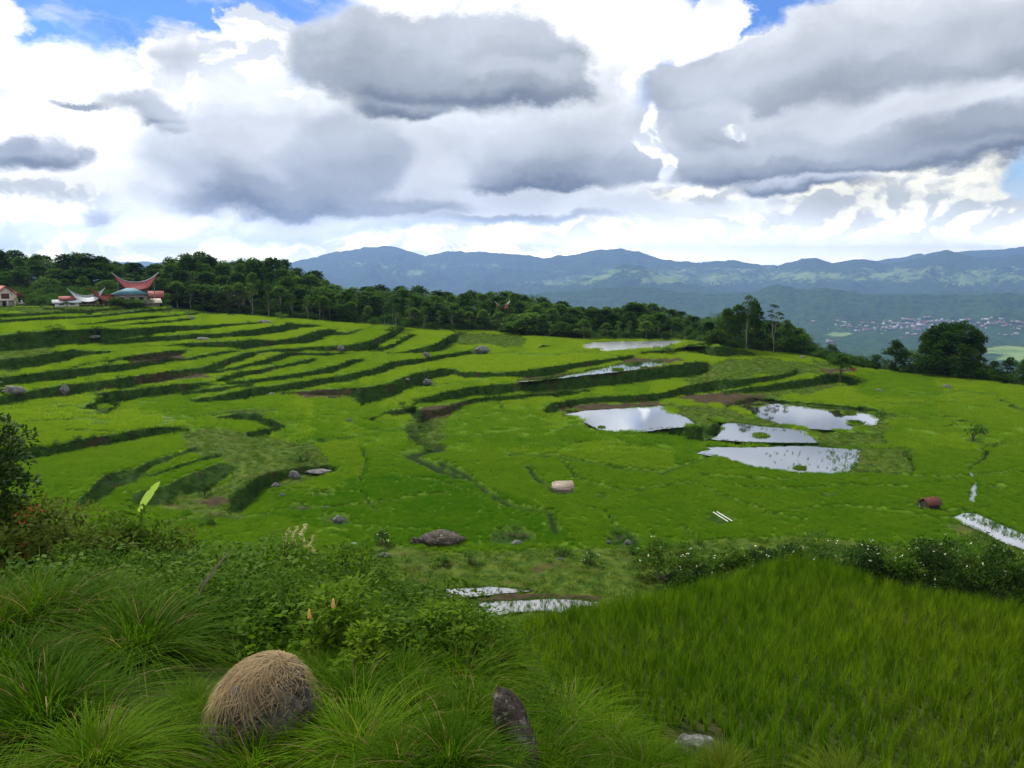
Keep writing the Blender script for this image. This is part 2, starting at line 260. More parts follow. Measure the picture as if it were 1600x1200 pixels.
# upper limit of the open ground (row) by column
EDGE = [(-400,482),(0,479),(100,480),(200,480),(250,480),(320,487),(400,494),(450,498),(520,503),(600,509),(680,517),(760,517),(830,525),(900,530),(960,531),(1060,531),(1100,536),(1150,545),(1260,556),(1330,572),(1400,582),(1500,590),(1600,604),(2000,640)]
ex, ev = zip(*EDGE)
U = np.arange(-400, 2002, 4.0); NR = 300
# rows run from the edge (j=0) down to row 1130 with finer rows at the top
s = np.linspace(0, 1, NR); shp = 0.45 * s + 0.55 * s ** 2.2
vtop = np.interp(U, ex, ev)
VV = vtop[None, :] + (1130 - vtop[None, :]) * shp[:, None]; UU = np.broadcast_to(U[None, :], VV.shape).copy()
bank = np.zeros(VV.shape); mbank = np.zeros(VV.shape)
for i, b in enumerate(BANKS):
    bu, bt, bb = map(np.array, zip(*b)); bu = bu.astype(float)
    lo = bu[0] if bu[0] >= 0 else -500
    t = np.interp(U, bu, bt); f_ = np.interp(U, bu, bb); on = (U >= lo) & (U <= bu[-1])
    wob = (fbm(U / 22.0, U * 0 + i * 3.3, 3, 5) - .5) * 2.4
    c = np.clip((VV - (t + wob)[None, :]) / 0.9 + .5, 0, 1) * np.clip(((f_ - wob * .6)[None, :] - VV) / 0.9 + .5, 0, 1) * on[None, :]
    bank = np.maximum(bank, c)
    if i in MINOR: mbank = np.maximum(mbank, c)
bund = np.zeros(VV.shape)
for pts, hw in BUNDS:
    wob = 1 + (fbm(UU / 9, VV / 4, 2, 9) - .5) * 1.4
    bund = np.maximum(bund, np.clip(1.6 - distline(UU, VV, pts) / (hw * 2.1 * wob), 0, 1))
pit = np.zeros(VV.shape)
for (pu, pv, pa, pb) in PITS:
    pit = np.maximum(pit, np.clip((1.25 - np.hypot((UU - pu) / pa, (VV - pv) / pb) + (fbm(UU / 8, VV / 4, 2, 3) - .5) * .5) * 3, 0, 1))
water = np.zeros(VV.shape, int)
for k, nm in enumerate(PONDS): water[inpoly(UU, VV, PONDS[nm])] = k + 1
# ------------------------------------------------------------------ heights: level fields, steep banks (least squares on the traced map)
A_ = [(-400,480,-12),(0,478,-12),(100,480,-12.2),(250,480,-12.6),(400,495,-16.5),(500,503,-18.5),(600,510,-20),(700,518,-21.5),(830,527,-22.5),(960,532,-23),(1150,546,-24),(1260,557,-24.2),(1400,583,-24.8),(1500,591,-24.8),(1600,605,-24.8),(2000,640,-25),
 (0,545,-15.5),(200,540,-15.8),(0,620,-18.5),(200,630,-20.5),(400,620,-22.5),(0,700,-20),(0,760,-21.5),(150,700,-20.8),(300,690,-22.5),(200,780,-23.5),(400,720,-24.5),(400,640,-23),
 (600,560,-21.2),(600,640,-23.6),(750,560,-22.3),(750,640,-25),(600,720,-25.2),(800,720,-25.8),(880,763,-26.2),(1000,660,-26),(1100,600,-24.8),(1250,650,-25.6),(1200,720,-26.2),(1450,640,-25.4),(1450,786,-26.4),(1600,720,-26),(1600,850,-26.6),(1200,850,-27),
 (400,800,-25.8),(600,830,-26.8),(700,900,-27.3),(800,950,-27.6),(1000,900,-27.4),(300,900,-26),(0,900,-25),(600,1130,-28),(1600,1130,-28),(0,1130,-27),(-400,700,-20),(-400,900,-24),(2000,750,-26),(2000,900,-27)]
au, av, azz = map(np.array, zip(*A_))
def base_z(u, v):
    wsum = 0; zs = 0
    for a, b, z in A_:
        wt = 1.0 / (((u - a) / 1.0) ** 2 + ((v - b) * 2.6) ** 2 + 900) ** 1.6; wsum = wsum + wt; zs = zs + wt * z
    return zs / wsum
RX = (UU - 800) / F; RB = (600 - VV) / F
RY = math.cos(PITCH) + RB * math.sin(PITCH); RZ = -math.sin(PITCH) + RB * math.cos(PITCH); RH = np.hypot(RX, RY)
Z0 = base_z(UU, VV); T = Z0 / RZ
RB_ = bank * (1 - .0)
slope = 1.15 * (bank[:-1] + bank[1:]) / 2 * (1 - .5 * (mbank[:-1] + mbank[1:]) / 2) + 0.0
rough = ((UU > 590) & (UU < 1060) & (VV > 850)) * 0.0
# vertical relation between row j (farther) and j+1 (nearer):  T0*(RZ0 - s*RH0) - T1*(RZ1 - s*RH1) = 0
a0 = RZ[:-1] - slope * RH[:-1]; a1 = RZ[1:] - slope * RH[1:]
wv_ = np.where((water[:-1] > 0) & (water[1:] > 0), 6.0, 1.0)
# weights normalised by the row spacing so that thin and thick rows count alike
bz0 = RZ[:, :-1]; bz1 = RZ[:, 1:]
wl = 0.55 * (1 - np.maximum(bank[:, :-1], bank[:, 1:])) + 0.12
wl = np.where((water[:, :-1] > 0) & (water[:, 1:] > 0), 4.0, wl)
wa = 0.010
def AtA(x):
    y = np.zeros_like(x)
    r = (x[:-1] * a0 - x[1:] * a1) * wv_ ** 2; y[:-1] += r * a0; y[1:] -= r * a1
    r = (x[:, :-1] * bz0 - x[:, 1:] * bz1) * wl ** 2; y[:, :-1] += r * bz0; y[:, 1:] -= r * bz1
    y += wa ** 2 * x * RZ * RZ
    return y
rhs = wa ** 2 * Z0 * RZ
diag = wa ** 2 * RZ * RZ; diag[:-1] += (a0 * wv_) ** 2; diag[1:] += (a1 * wv_) ** 2; diag[:, :-1] += (bz0 * wl) ** 2; diag[:, 1:] += (bz1 * wl) ** 2
x = T.copy(); r = rhs - AtA(x); zz = r / diag; p = zz.copy(); rz = (r * zz).sum()
for it in range(700):
    Ap = AtA(p); al = rz / (p * Ap).sum(); x += al * p; r -= al * Ap; zz = r / diag; rn = (r * zz).sum(); p = zz + rn / rz * p; rz = rn
T = x
PZ = {}
for k, nm in enumerate(PONDS):
    m = water == k + 1
    z_ = float(np.median((T * RZ)[m])) if m.any() else None
    if z_ is None:
        uu, vv_ = PONDS[nm][0]; j = np.argmin(abs(VV[:, int((uu + 400) / 4)] - vv_)); z_ = float((T * RZ)[j, int((uu + 400) / 4)])
    PZ[nm] = z_; T = np.where(m, z_ / RZ, T)
GX, GY, GZ = T * RX, T * RY, T * RZ
def gp(u, v):
    """the point of the terraced valley seen at pixel (u, v)"""
    c = min(max((u + 400) / 4.0, 0), len(U) - 1.001); i = int(c); f_ = c - i
    o = []
    for k in (i, i + 1):
        col = VV[:, k]; o.append(np.interp(v, col, T[:, k]))
    t = o[0] * (1 - f_) + o[1] * f_; a, b, c_ = ray(u, v)
    return Vector((t * a, t * b, t * c_))
# ------------------------------------------------------------------ mesh and material helpers
def mesh_obj(name, V, Fc, mat=None, parent=None, smooth=False, attrs=None, mats=None, fmat=None):
    me = bpy.data.meshes.new(name)
    V = np.asarray(V, np.float32).reshape(-1, 3); me.vertices.add(len(V)); me.vertices.foreach_set('co', V.ravel())
    if isinstance(Fc, np.ndarray):
        n, k = Fc.shape; me.loops.add(n * k); me.loops.foreach_set('vertex_index', Fc.ravel().astype(np.int32))
        me.polygons.add(n); me.polygons.foreach_set('loop_start', np.arange(0, n * k, k, dtype=np.int32)); me.polygons.foreach_set('loop_total', np.full(n, k, np.int32))
    elif len(Fc):
        ln = np.array([len(f) for f in Fc], np.int32); fl = np.concatenate([np.asarray(f) for f in Fc]).astype(np.int32)
        me.loops.add(len(fl)); me.loops.foreach_set('vertex_index', fl); me.polygons.add(len(ln))
        me.polygons.foreach_set('loop_start', np.concatenate([[0], np.cumsum(ln)[:-1]]).astype(np.int32)); me.polygons.foreach_set('loop_total', ln)
    for k, a in (attrs or {}).items():
        at = me.attributes.new(k, 'FLOAT', 'POINT'); at.data.foreach_set('value', np.asarray(a, np.float32).ravel())
    for m in (mats or ([mat] if mat else [])): me.materials.append(m)
    if fmat is not None: me.polygons.foreach_set('material_index', np.asarray(fmat, np.int32))
    if smooth: me.polygons.foreach_set('use_smooth', np.ones(len(me.polygons), bool))
    me.update(calc_edges=True); me.validate()
    o = bpy.data.objects.new(name, me); COL.objects.link(o)
    if parent: o.parent = parent
    return o
def tag(o, label=None, cat=None, group=None, kind=None):
    for k, v in (('label', label), ('category', cat), ('group', group), ('kind', kind)):
        if v: o[k] = v
    return o
def empty(name, loc, rz=0.0, **kw):
    o = bpy.data.objects.new(name, None); COL.objects.link(o); o.location = loc; o.rotation_euler = (0, 0, rz); o.empty_display_size = 0.3
    return tag(o, **kw)
def copy_tree(o, parent=None):
    c = o.copy(); COL.objects.link(c); c.parent = parent
    for ch in [x for x in bpy.data.objects if x.parent == o]: copy_tree(ch, c)
    return c
def material(name, rough=0.8, spec=0.2):
    m = bpy.data.materials.new(name); m.use_nodes = True; T_ = NT(m.node_tree); b = T_.n['Principled BSDF']
    b.inputs['Roughness'].default_value = rough; b.inputs['Specular IOR Level'].default_value = spec; return m, T_, b
def simple(name, c1, c2, scale=3.0, rough=0.8, spec=0.2, bump=0.0, detail=5, coord='Object', bscale=None):
    m, T_, b = material(name, rough, spec); tc_ = T_.new('ShaderNodeTexCoord').outputs[coord]
    n = T_.noise(tc_, scale, detail, 0.6); T_.put(b.inputs['Base Color'], T_.mix(T_.mapr(n, .32, .68), c1, c2))
    if bump:
        bp = T_.new('ShaderNodeBump'); bp.inputs['Strength'].default_value = bump; T_.put(bp.inputs['Height'], T_.noise(tc_, bscale or scale * 2, 5, .6)); T_.l.new(bp.outputs[0], b.inputs['Normal'])
    return m
def leafmat(name, c1, c2, tr=0.45, rough=0.55, spec=0.25, pos=None, dead=0.0, vary=0.0):
    """thin leaf: diffuse + translucent, colour varies per plant and over the ground"""
    m = bpy.data.materials.new(name); m.use_nodes = True; T_ = NT(m.node_tree); T_.n.clear()
    o = T_.new('ShaderNodeOutputMaterial'); b = T_.new('ShaderNodeBsdfPrincipled'); t = T_.new('ShaderNodeBsdfTranslucent'); mx = T_.new('ShaderNodeMixShader')
    b.inputs['Roughness'].default_value = rough; b.inputs['Specular IOR Level'].default_value = spec * .12
    oi = T_.new('ShaderNodeObjectInfo').outputs['Random']; g = T_.new('ShaderNodeNewGeometry')
    wp = g.outputs['Position']
    n = T_.noise(wp, pos or 0.12, 4, .6); f = T_.mapr(T_.math('ADD', T_.math('MULTIPLY', oi, .45), T_.math('MULTIPLY', n, 1.1)), .35, 1.1, smooth=False)
    if name == 'rice_leaf':
        ti = T_.new('ShaderNodeAttribute', attribute_name='tint'); ti.attribute_type = 'INSTANCER'; f = T_.math('ADD', f, T_.math('MULTIPLY', T_.math('SUBTRACT', T_.noise(wp, .35, 3, .6), .5), 1.6)); f = T_.math('ADD', T_.math('MULTIPLY', f, .4), T_.math('MULTIPLY_ADD', ti.outputs['Fac'], 1.25, -.3), clamp=True)
    c = T_.mix(f, c1, c2)
    c = T_.mix(T_.math('MULTIPLY', g.outputs['Random Per Island'], 0.5), c, T_.mix(1.0, c, (1.8, 1.6, 1.3), 'MULTIPLY'))
    if vary: vv = T_.math('MULTIPLY_ADD', oi, 2 * vary, 1 - vary); vc = T_.new('ShaderNodeCombineXYZ'); [T_.l.new(vv, vc.inputs[q]) for q in range(3)]; c = T_.mix(1.0, c, vc.outputs[0], 'MULTIPLY')
    if dead: c = T_.mix(T_.math('GREATER_THAN', g.outputs['Random Per Island'], 1 - dead), c, (.26, .20, .09))
    T_.put(b.inputs['Base Color'], c); T_.put(t.inputs[0], T_.mix(1.0, c, (1.25, 1.35, .6), 'MULTIPLY'))
    mx.inputs[0].default_value = tr; T_.l.new(b.outputs[0], mx.inputs[1]); T_.l.new(t.outputs[0], mx.inputs[2]); T_.l.new(mx.outputs[0], o.inputs[0])
    return m
# ------------------------------------------------------------------ ground materials
def ground_mat():
    m, T_, b = material('terrace_ground', 0.95, 0.05); g = T_.new('ShaderNodeNewGeometry').outputs['Position']
    at = lambda k: T_.new('ShaderNodeAttribute', attribute_name=k).outputs['Fac']
    n1 = T_.noise(g, .08, 4, .6); n2 = T_.noise(g, .9, 5, .65); n3 = T_.noise(g, 5.0, 3, .6)
    fld = T_.mix(T_.mapr(n1, .3, .7), (.075, .16, .006), (.10, .19, .010)); fld = T_.mix(T_.mapr(n3, .3, .7), T_.mix(1.0, fld, (.6, .6, .6), 'MULTIPLY'), fld)
    bk = T_.mix(T_.mapr(n2, .3, .7), (.012, .032, .006), (.035, .075, .010)); bk = T_.mix(T_.mapr(T_.noise(g, .25, 4, .6), .56, .66), bk, (.04, .034, .016))
    rg = T_.mix(T_.mapr(n2, .35, .65), (.028, .065, .007), (.075, .11, .014)); rg = T_.mix(T_.mapr(T_.noise(g, .3, 4, .6), .55, .68, 0, .7), rg, (.07, .055, .022))
    md = T_.mix(T_.mapr(n2, .35, .65), (.034, .026, .014), (.062, .046, .026))
    c = T_.mix(at('rough'), fld, rg); c = T_.mix(at('bank'), c, bk); c = T_.mix(at('mud'), c, md); c = T_.mix(at('bund'), c, (.012, .028, .004))
    T_.put(b.inputs['Base Color'], c)
    bp = T_.new('ShaderNodeBump'); bp.inputs['Strength'].default_value = .6; bp.inputs['Distance'].default_value = .25; T_.put(bp.inputs['Height'], T_.math('ADD', n2, T_.math('MULTIPLY', n3, .4))); T_.l.new(bp.outputs[0], b.inputs['Normal'])
    return m
M_GROUND = ground_mat()
MUD = [[(440,615),(552,607),(556,614),(540,622),(500,624),(470,621)], [(806,592),(900,583),(990,560),(1060,560),(1080,566),(1040,572),(950,584),(810,600)], [(640,640),(690,632),(740,625),(700,650),(660,655)],
 [(870,634),(1035,628),(1040,636),(880,645)], [(1130,612),(1200,618),(1180,628),(1150,636),(1090,628),(1050,622)], [(305,782),(340,777),(358,782),(350,790),(320,790)], [(1280,578),(1330,575),(1345,582),(1300,586)],
 [(640,930),(830,928),(940,932),(940,938),(650,945)], [(215,553),(290,551),(290,560),(200,570)], [(205,586),(330,580),(330,592),(215,604)]]
ROUGH = [[(590,846),(700,865),(860,858),(1060,855),(1100,870),(1100,990),(560,990),(560,900)], [(280,680),(330,668),(420,680),(500,700),(525,735),(470,760),(400,770),(380,810),(250,800),(260,770),(340,760),(370,740),(340,715),(300,712)],
 [(1035,632),(1070,634),(1140,640),(1170,650),(1240,668),(1180,664),(1120,655),(1128,668),(1060,672),(1000,680),(1090,664)], [(1112,572),(1130,562),(1210,560),(1290,572),(1260,585),(1190,588),(1110,600),(1060,598)], [(1275,672),(1385,678),(1390,697),(1280,694)],
 [(-400,548),(100,541),(80,556),(0,565),(-400,566)], [(400,655),(330,640),(430,640)], [(640,655),(700,640),(700,700),(640,700)], [(1330,668),(1380,640),(1400,650),(1390,680)], [(1330,700),(1430,700),(1430,740),(1320,742)], [(700,517),(830,526),(820,545),(750,540),(715,540)], [(0,572),(100,555),(170,548),(140,556),(100,566),(0,590)],
 [(1180,628),(1345,603),(1240,600),(1130,612),(1070,632),(1140,634)], [(845,600),(920,598),(920,612),(790,616),(780,610)], [(1480,815),(1700,860),(1700,940),(1540,860),(1480,826)], [(-400,470),(330,484),(460,500),(330,492),(-400,486)], [(1270,560),(1330,575),(1290,590),(1250,580)], [(1050,848),(1250,838),(1600,880),(1600,1000),(1050,960)]]
mud = np.zeros(VV.shape); rgh = np.zeros(VV.shape)
wu = UU + (fbm(UU / 14, VV / 6, 3, 31) - .5) * 16; wv2 = VV + (fbm(UU / 14, VV / 6, 3, 37) - .5) * 7
for p_ in MUD: mud = np.maximum(mud, inpoly(wu, wv2, p_))
for p_ in ROUGH: rgh = np.maximum(rgh, inpoly(wu, wv2, p_))
mud = np.maximum(mud, water > 0)
bank_all = np.maximum(bank, pit * .9)
# small relief: banks are lumpy, pits and ditches sink a little
jit = (fbm(GX * .9, GY * .9, 3, 41) - .5)
ZG = GZ + np.where(water > 0, 0, jit * (.5 * bank + .35 * rgh + .06)) - .4 * bund - .35 * pit * (water == 0)
# rows beyond the edge: forest ground, then the drop to the big valley
nb = 14; rad = np.array([6, 14, 26, 42, 62, 86, 120, 170, 260, 420, 700, 1150, 1800, 2600.]); R0 = np.hypot(GX[0], GY[0])
hill = np.interp(U, [-400, 0, 230, 300, 520, 700, 2000], [1.0, 1.0, .7, .9, .5, .15, 0.])
XB = []; YB = []; ZB = []
for k in range(nb):
    rr_ = R0 + rad[k]; XB.append(GX[0] / R0 * rr_); YB.append(GY[0] / R0 * rr_)
    up = np.sin(min(rad[k] / 120, 1.6) * 1.2) * 7 * hill
    lag = np.interp(U, [-400, 300, 700, 1200, 1300, 2000], [150, 150, 90, 55, 6, 10.])
    dn = np.maximum(rad[k] - lag, 0) * np.interp(U, [-400, 700, 1250, 1330, 2000], [.35, .35, .35, .42, .4])
    ZB.append(np.maximum(ZG[0] + up - dn + (fbm(XB[-1] * .05, YB[-1] * .05, 3, 2) - .5) * min(rad[k] * .1, 6) * (rad[k] < 2000), -560))
FX = np.vstack([np.array(XB)[::-1], GX]); FY = np.vstack([np.array(YB)[::-1], GY]); FZ = np.vstack([np.array(ZB)[::-1], ZG])
pad = lambda a, v: np.vstack([np.full((nb, len(U)), v), a])
def gridfaces(nr, nc):
    i = np.arange(nr * nc).reshape(nr, nc); return np.stack([i[1:, :-1], i[1:, 1:], i[:-1, 1:], i[:-1, :-1]], -1).reshape(-1, 4)
ground = mesh_obj('terraced_ground', np.stack([FX, FY, FZ], -1).reshape(-1, 3), gridfaces(*FX.shape), M_GROUND, smooth=True,
    attrs=dict(bank=pad(bank_all, .8), mud=pad(mud, 0), rough=pad(rgh, 1), bund=pad(bund, 0)))
tag(ground, kind='structure')
# water
def water_mat(name, deep, mixf=.62, rough=.03, wav=.0):
    m = bpy.data.materials.new(name); m.use_nodes = True; T_ = NT(m.node_tree); T_.n.clear()
    o = T_.new('ShaderNodeOutputMaterial'); d = T_.new('ShaderNodeBsdfDiffuse'); g = T_.new('ShaderNodeBsdfGlossy'); mx = T_.new('ShaderNodeMixShader')
    d.inputs[0].default_value = (*deep, 1); g.inputs['Roughness'].default_value = rough; g.inputs[0].default_value = (.93, .95, .97, 1)
    fr = T_.new('ShaderNodeFresnel'); fr.inputs[0].default_value = 1.45
    T_.put(mx.inputs[0], T_.math('MULTIPLY_ADD', fr.outputs[0], .8, mixf, clamp=True))
    bp = T_.new('ShaderNodeBump'); bp.inputs['Strength'].default_value = .05; bp.inputs['Distance'].default_value = .02
    T_.put(bp.inputs['Height'], T_.noise(T_.new('ShaderNodeNewGeometry').outputs['Position'], 1.2, 3, .5)); T_.l.new(bp.outputs[0], g.inputs['Normal'])
    T_.l.new(d.outputs[0], mx.inputs[1]); T_.l.new(g.outputs[0], mx.inputs[2]); T_.l.new(mx.outputs[0], o.inputs[0]); return m
M_WATER = water_mat('pond_water', (.05, .045, .03), .5); M_WATER2 = water_mat('pond_water_ruffled', (.07, .065, .05), .75, rough=.24)
WNAMES = {'slit': 'ditch_water', 'slit_end': 'ditch_water', 'channel': 'channel_water'}
for nm, poly in PONDS.items():
    z = PZ[nm] + .05; pts = []
    n = len(poly)
    for i in range(n):
        (x1, y1), (x2, y2) = poly[i], poly[(i + 1) % n]; k_ = max(2, int(math.hypot(x2 - x1, y2 - y1) / 4))
        for q in range(k_):
            f_ = q / k_; uu = x1 + (x2 - x1) * f_; vv_ = y1 + (y2 - y1) * f_
            jj = (vnoise(uu / 5, vv_ / 3, 3) - .5) * 2.2; uu += jj * 1.5; vv_ += jj * .6
            a, b, c = ray(uu, vv_); t = z / c; pts.append((t * a, t * b, z))
    o = mesh_obj(WNAMES.get(nm, 'pond_water'), pts, [list(range(len(pts)))[::-1]], M_WATER2 if nm == 'shaded' else M_WATER); tag(o, kind='structure')
    if o.data.polygons[0].normal.z < 0: o.data.flip_normals()
# ------------------------------------------------------------------ near ground: the viewer's slope and the rice shelf
PL_ = (-3.1, -.25); PR_ = (-7.7, -.155)
def onplane(u, v, P_):
    a, b, c = ray(u, v); t = P_[0] / (c - P_[1] * b); return (t * a, t * b)
LPX = [(-700,1900),(-700,905),(0,890),(120,888),(250,893),(340,900),(480,908),(560,925),(640,945),(720,990),(765,1040),(785,1080),(800,1130),(815,1200),(850,1500),(860,1900)]
RPX = [(700,1900),(640,1100),(735,992),(800,986),(870,976),(950,960),(1050,936),(1130,908),(1190,889),(1240,883),(1290,893),(1350,912),(1400,927),(1500,947),(1600,966),(1800,1000),(2300,1100),(2300,1900)]
LP = [onplane(u, v, PL_) for u, v in LPX]; RP = [onplane(u, v, PR_) for u, v in RPX]
def near_z(x, y):
    x = np.asarray(x, float); y = np.asarray(y, float)
    dl = distline(x, y, LP + LP[:1], 1.0); dl = np.where(inpoly(x, y, LP), 0, dl)
    dr = distline(x, y, RP + RP[:1], 1.0); dr = np.where(inpoly(x, y, RP), 0, dr)
    zl = PL_[0] + PL_[1] * y + (fbm(x * .5, y * .5, 4, 51) - .5) * .9 - 1.5 * dl - .25 * np.minimum(dl, 3)
    zr = PR_[0] + PR_[1] * y + (fbm(x * .12, y * .12, 3, 61) - .5) * .8 - .75 * dr
    return np.maximum(np.maximum(zl, zr), -31 + 0 * x), dl, dr
gx = np.arange(-30, 44, .25); gy = np.arange(.5, 64, .25); XX, YY = np.meshgrid(gx, gy)
ZN, DL, DR = near_z(XX, YY)
def near_mat():
    m, T_, b = material('near_soil', 0.95, 0.05); g = T_.new('ShaderNodeNewGeometry').outputs['Position']
    n2 = T_.noise(g, 1.4, 5, .65); n3 = T_.noise(g, 9, 4, .6)
    c = T_.mix(T_.mapr(n2, .35, .65), (.018, .030, .008), (.045, .060, .014)); c = T_.mix(T_.mapr(n3, .5, .7), c, (.05, .038, .02))
    at = T_.new('ShaderNodeAttribute', attribute_name='bare').outputs['Fac']
    c = T_.mix(at, c, T_.mix(T_.mapr(n2, .4, .6), (.12, .085, .045), (.10, .12, .03)))
    T_.put(b.inputs['Base Color'], c); bp = T_.new('ShaderNodeBump'); bp.inputs['Strength'].default_value = .8; bp.inputs['Distance'].default_value = .08; T_.put(bp.inputs['Height'], T_.math('ADD', n2, n3)); T_.l.new(bp.outputs[0], b.inputs['Normal'])
    return m
bare = ss(XX, 12.5, 16) * ss(DR, .2, .8) * (1 - ss(DR, 6, 8)) 
near = mesh_obj('near_slope_ground', np.stack([XX, YY, ZN], -1).reshape(-1, 3), gridfaces(*XX.shape)[:, ::-1], near_mat(), smooth=True, attrs=dict(bare=bare)); tag(near, kind='structure')
def np_(u, v):
    """point of the near ground seen at pixel (u, v)"""
    a, b, c = ray(u, v); ts = np.arange(2, 60, .05); z, _, _ = near_z(ts * a, ts * b); hit = np.nonzero(ts * c <= z)[0]
    t = ts[hit[0]] if len(hit) else 55; return Vector((t * a, t * b, float(near_z(np.array([t * a]), np.array([t * b]))[0][0])))
# ------------------------------------------------------------------ the big valley and the mountains
RANGES = [ # ridge distance, foot distance, floor z, silhouette
 (8200, 6700, [(-600,470),(300,474),(700,470),(860,456),(950,449),(1020,446),(1060,455),(1150,458),(1185,454),(1200,447),(1215,443),(1230,445),(1245,451),(1290,447),(1340,456),(1400,459),(1500,459),(1600,458),(2200,455)]),
 (11000, 8800, [(-600,470),(780,470),(830,454),(880,441),(940,428),(975,411),(1000,414),(1030,426),(1070,440),(1120,452),(1200,458),(2200,456)]),
 (15500, 10500, [(-600,420),(300,418),(440,411),(480,405),(520,393),(560,388),(600,382),(630,388),(665,399),(700,393),(740,392),(800,396),(850,402),(900,397),(940,390),(975,388),(1000,394),(1030,404),(1060,408),(1100,410),(1150,407),(1180,412),(1200,417),(1235,411),(1260,403),(1275,401),(1300,411),(1345,405),(1390,412),(1410,409),(1440,402),(1465,394),(1480,391),(1500,396),(1530,401),(1600,398),(1700,392),(2200,405)]),
 (20000, 16500, [(-600,405),(400,410),(900,420),(1080,412),(1115,406),(1150,410),(1300,415),(1360,407),(1450,394),(1500,392),(1560,386),(1600,384),(1700,395),(2200,405)])]
AZ = np.linspace(R(-44), R(44), 560); DD = np.concatenate([np.geomspace(1500, 6000, 60), np.linspace(6060, 18000, 190), np.geomspace(18200, 23500, 26)])
AA, DM = np.meshgrid(AZ, DD); XF = DM * np.sin(AA); YF = DM * np.cos(AA)
FLOOR = -520.0
ZF = FLOOR + (fbm(XF / 900, YF / 900, 4, 71) - .5) * 60 * ss(DM, 1500, 4000) + (fbm(XF / 120, YF / 120, 3, 73) - .5) * 30 * ss(DM, 1500, 2500)
tz = ss(fbm(XF / 700, YF / 700, 3, 75), .45, .6); ZF = ZF + tz * 0
for (dr_, df_, sil) in RANGES:
    s_az = np.array([azel(u, v)[0] for u, v in sil]); s_el = np.array([azel(u, v)[1] for u, v in sil])
    el_ = np.interp(AZ, s_az, s_el) + (fbm(AZ * 90, AZ * 0 + dr_, 5, 81, .6) - .5) * R(.24); zr_ = np.tan(el_) * dr_
    dloc = dr_ * (1 + (fbm(AZ * 8, AZ * 0, 3, 83) - .5) * .06); t = (DM - df_) / (dloc[None, :] - df_)
    rid = 1 - abs(2 * fbm(XF / (dr_ * .09) + 2 * vnoise(XF / 900, YF / 900, 5), YF / (dr_ * .12), 5, 87, .55) - 1); rid2 = 1 - abs(2 * fbm(XF / 420, YF / 600, 4, 91, .6) - 1)
    g_ = np.clip(t, 0, 1); prof = g_ ** 1.25 * (0.62 + .38 * g_) ; spur = (rid - .8) * 1.5 * g_ * (1 - g_) * 1.8 + (rid2 - .8) * .45 * np.minimum(g_ * 3, 1) * (1 - g_) ** .6
    after = np.clip(1 - (t - 1) * 1.8, 0, 1)
    zz_ = FLOOR + (zr_[None, :] - FLOOR) * np.clip(np.where(t <= 1, prof + spur, after), 0, 1.0)
    ZF = np.where(t > 0, np.maximum(ZF, zz_), ZF)
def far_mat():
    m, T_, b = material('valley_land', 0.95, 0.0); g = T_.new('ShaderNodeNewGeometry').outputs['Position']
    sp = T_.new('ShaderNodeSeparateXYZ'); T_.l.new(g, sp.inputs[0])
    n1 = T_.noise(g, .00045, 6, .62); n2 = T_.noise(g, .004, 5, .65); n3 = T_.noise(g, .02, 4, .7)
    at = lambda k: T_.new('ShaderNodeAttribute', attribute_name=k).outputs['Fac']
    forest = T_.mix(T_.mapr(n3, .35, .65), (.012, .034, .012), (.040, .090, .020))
    field = T_.mix(T_.mapr(n2, .35, .65), (.10, .19, .045), (.21, .28, .09))  # valley fields; on the hills this colour paints the sunlit patches
    f = T_.math('ADD', at('open'), T_.math('MULTIPLY', T_.math('SUBTRACT', n2, .5), 1.2)); f = T_.math('ADD', f, T_.math('MULTIPLY', T_.math('SUBTRACT', n3, .5), .9))  # open: mask of valley fields and the hills' painted sunlight
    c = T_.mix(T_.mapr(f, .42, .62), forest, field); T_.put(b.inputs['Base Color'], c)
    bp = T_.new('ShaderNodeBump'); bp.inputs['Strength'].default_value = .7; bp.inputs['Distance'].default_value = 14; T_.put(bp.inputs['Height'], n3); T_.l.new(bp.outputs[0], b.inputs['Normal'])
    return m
# valley fields, and sunlit hill patches painted as lighter land, by pixel regions
OPEN_LIT = [((1100,425),(330,13),.5),((1450,425),(300,16),.5),((600,415),(160,14),.38),((880,440),(90,9),.6),((930,432),(50,7),.7),((960,424),(25,4),.9),((1040,436),(60,10),.75),((1130,435),(90,14),.7),((1250,432),(130,14),.62),((1400,430),(160,16),.6),((1530,436),(110,14),.72),((640,425),(30,5),1.0),((620,430),(50,7),.6),((560,412),(60,7),.45),((690,414),(60,5),.55),((770,415),(60,7),.5),
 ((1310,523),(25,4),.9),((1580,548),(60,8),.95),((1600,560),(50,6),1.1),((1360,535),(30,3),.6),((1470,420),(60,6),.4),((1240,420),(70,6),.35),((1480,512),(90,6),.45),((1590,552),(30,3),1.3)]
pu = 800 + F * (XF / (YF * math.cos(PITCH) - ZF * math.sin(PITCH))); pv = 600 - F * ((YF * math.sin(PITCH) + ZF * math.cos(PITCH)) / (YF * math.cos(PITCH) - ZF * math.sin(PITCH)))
opn_lit = np.zeros(ZF.shape)
for (c0, c1), (r0, r1), am in OPEN_LIT: opn_lit = np.maximum(opn_lit, am * np.exp(-(((pu - c0) / r0) ** 2 + ((pv - c1) / r1) ** 2)))
far = mesh_obj('valley_and_mountains', np.stack([XF, YF, ZF], -1).reshape(-1, 3), gridfaces(*XF.shape)[:, ::-1], far_mat(), smooth=True, attrs=dict(open=opn_lit)); tag(far, kind='structure')
plain = mesh_obj('distant_plain', [(-23500, -2500, -640), (23500, -2500, -640), (23500, 23500, -640), (-23500, 23500, -640)], [(0, 1, 2, 3)], bpy.data.materials['valley_land'], attrs=dict(open=[0] * 4)); tag(plain, kind='structure')
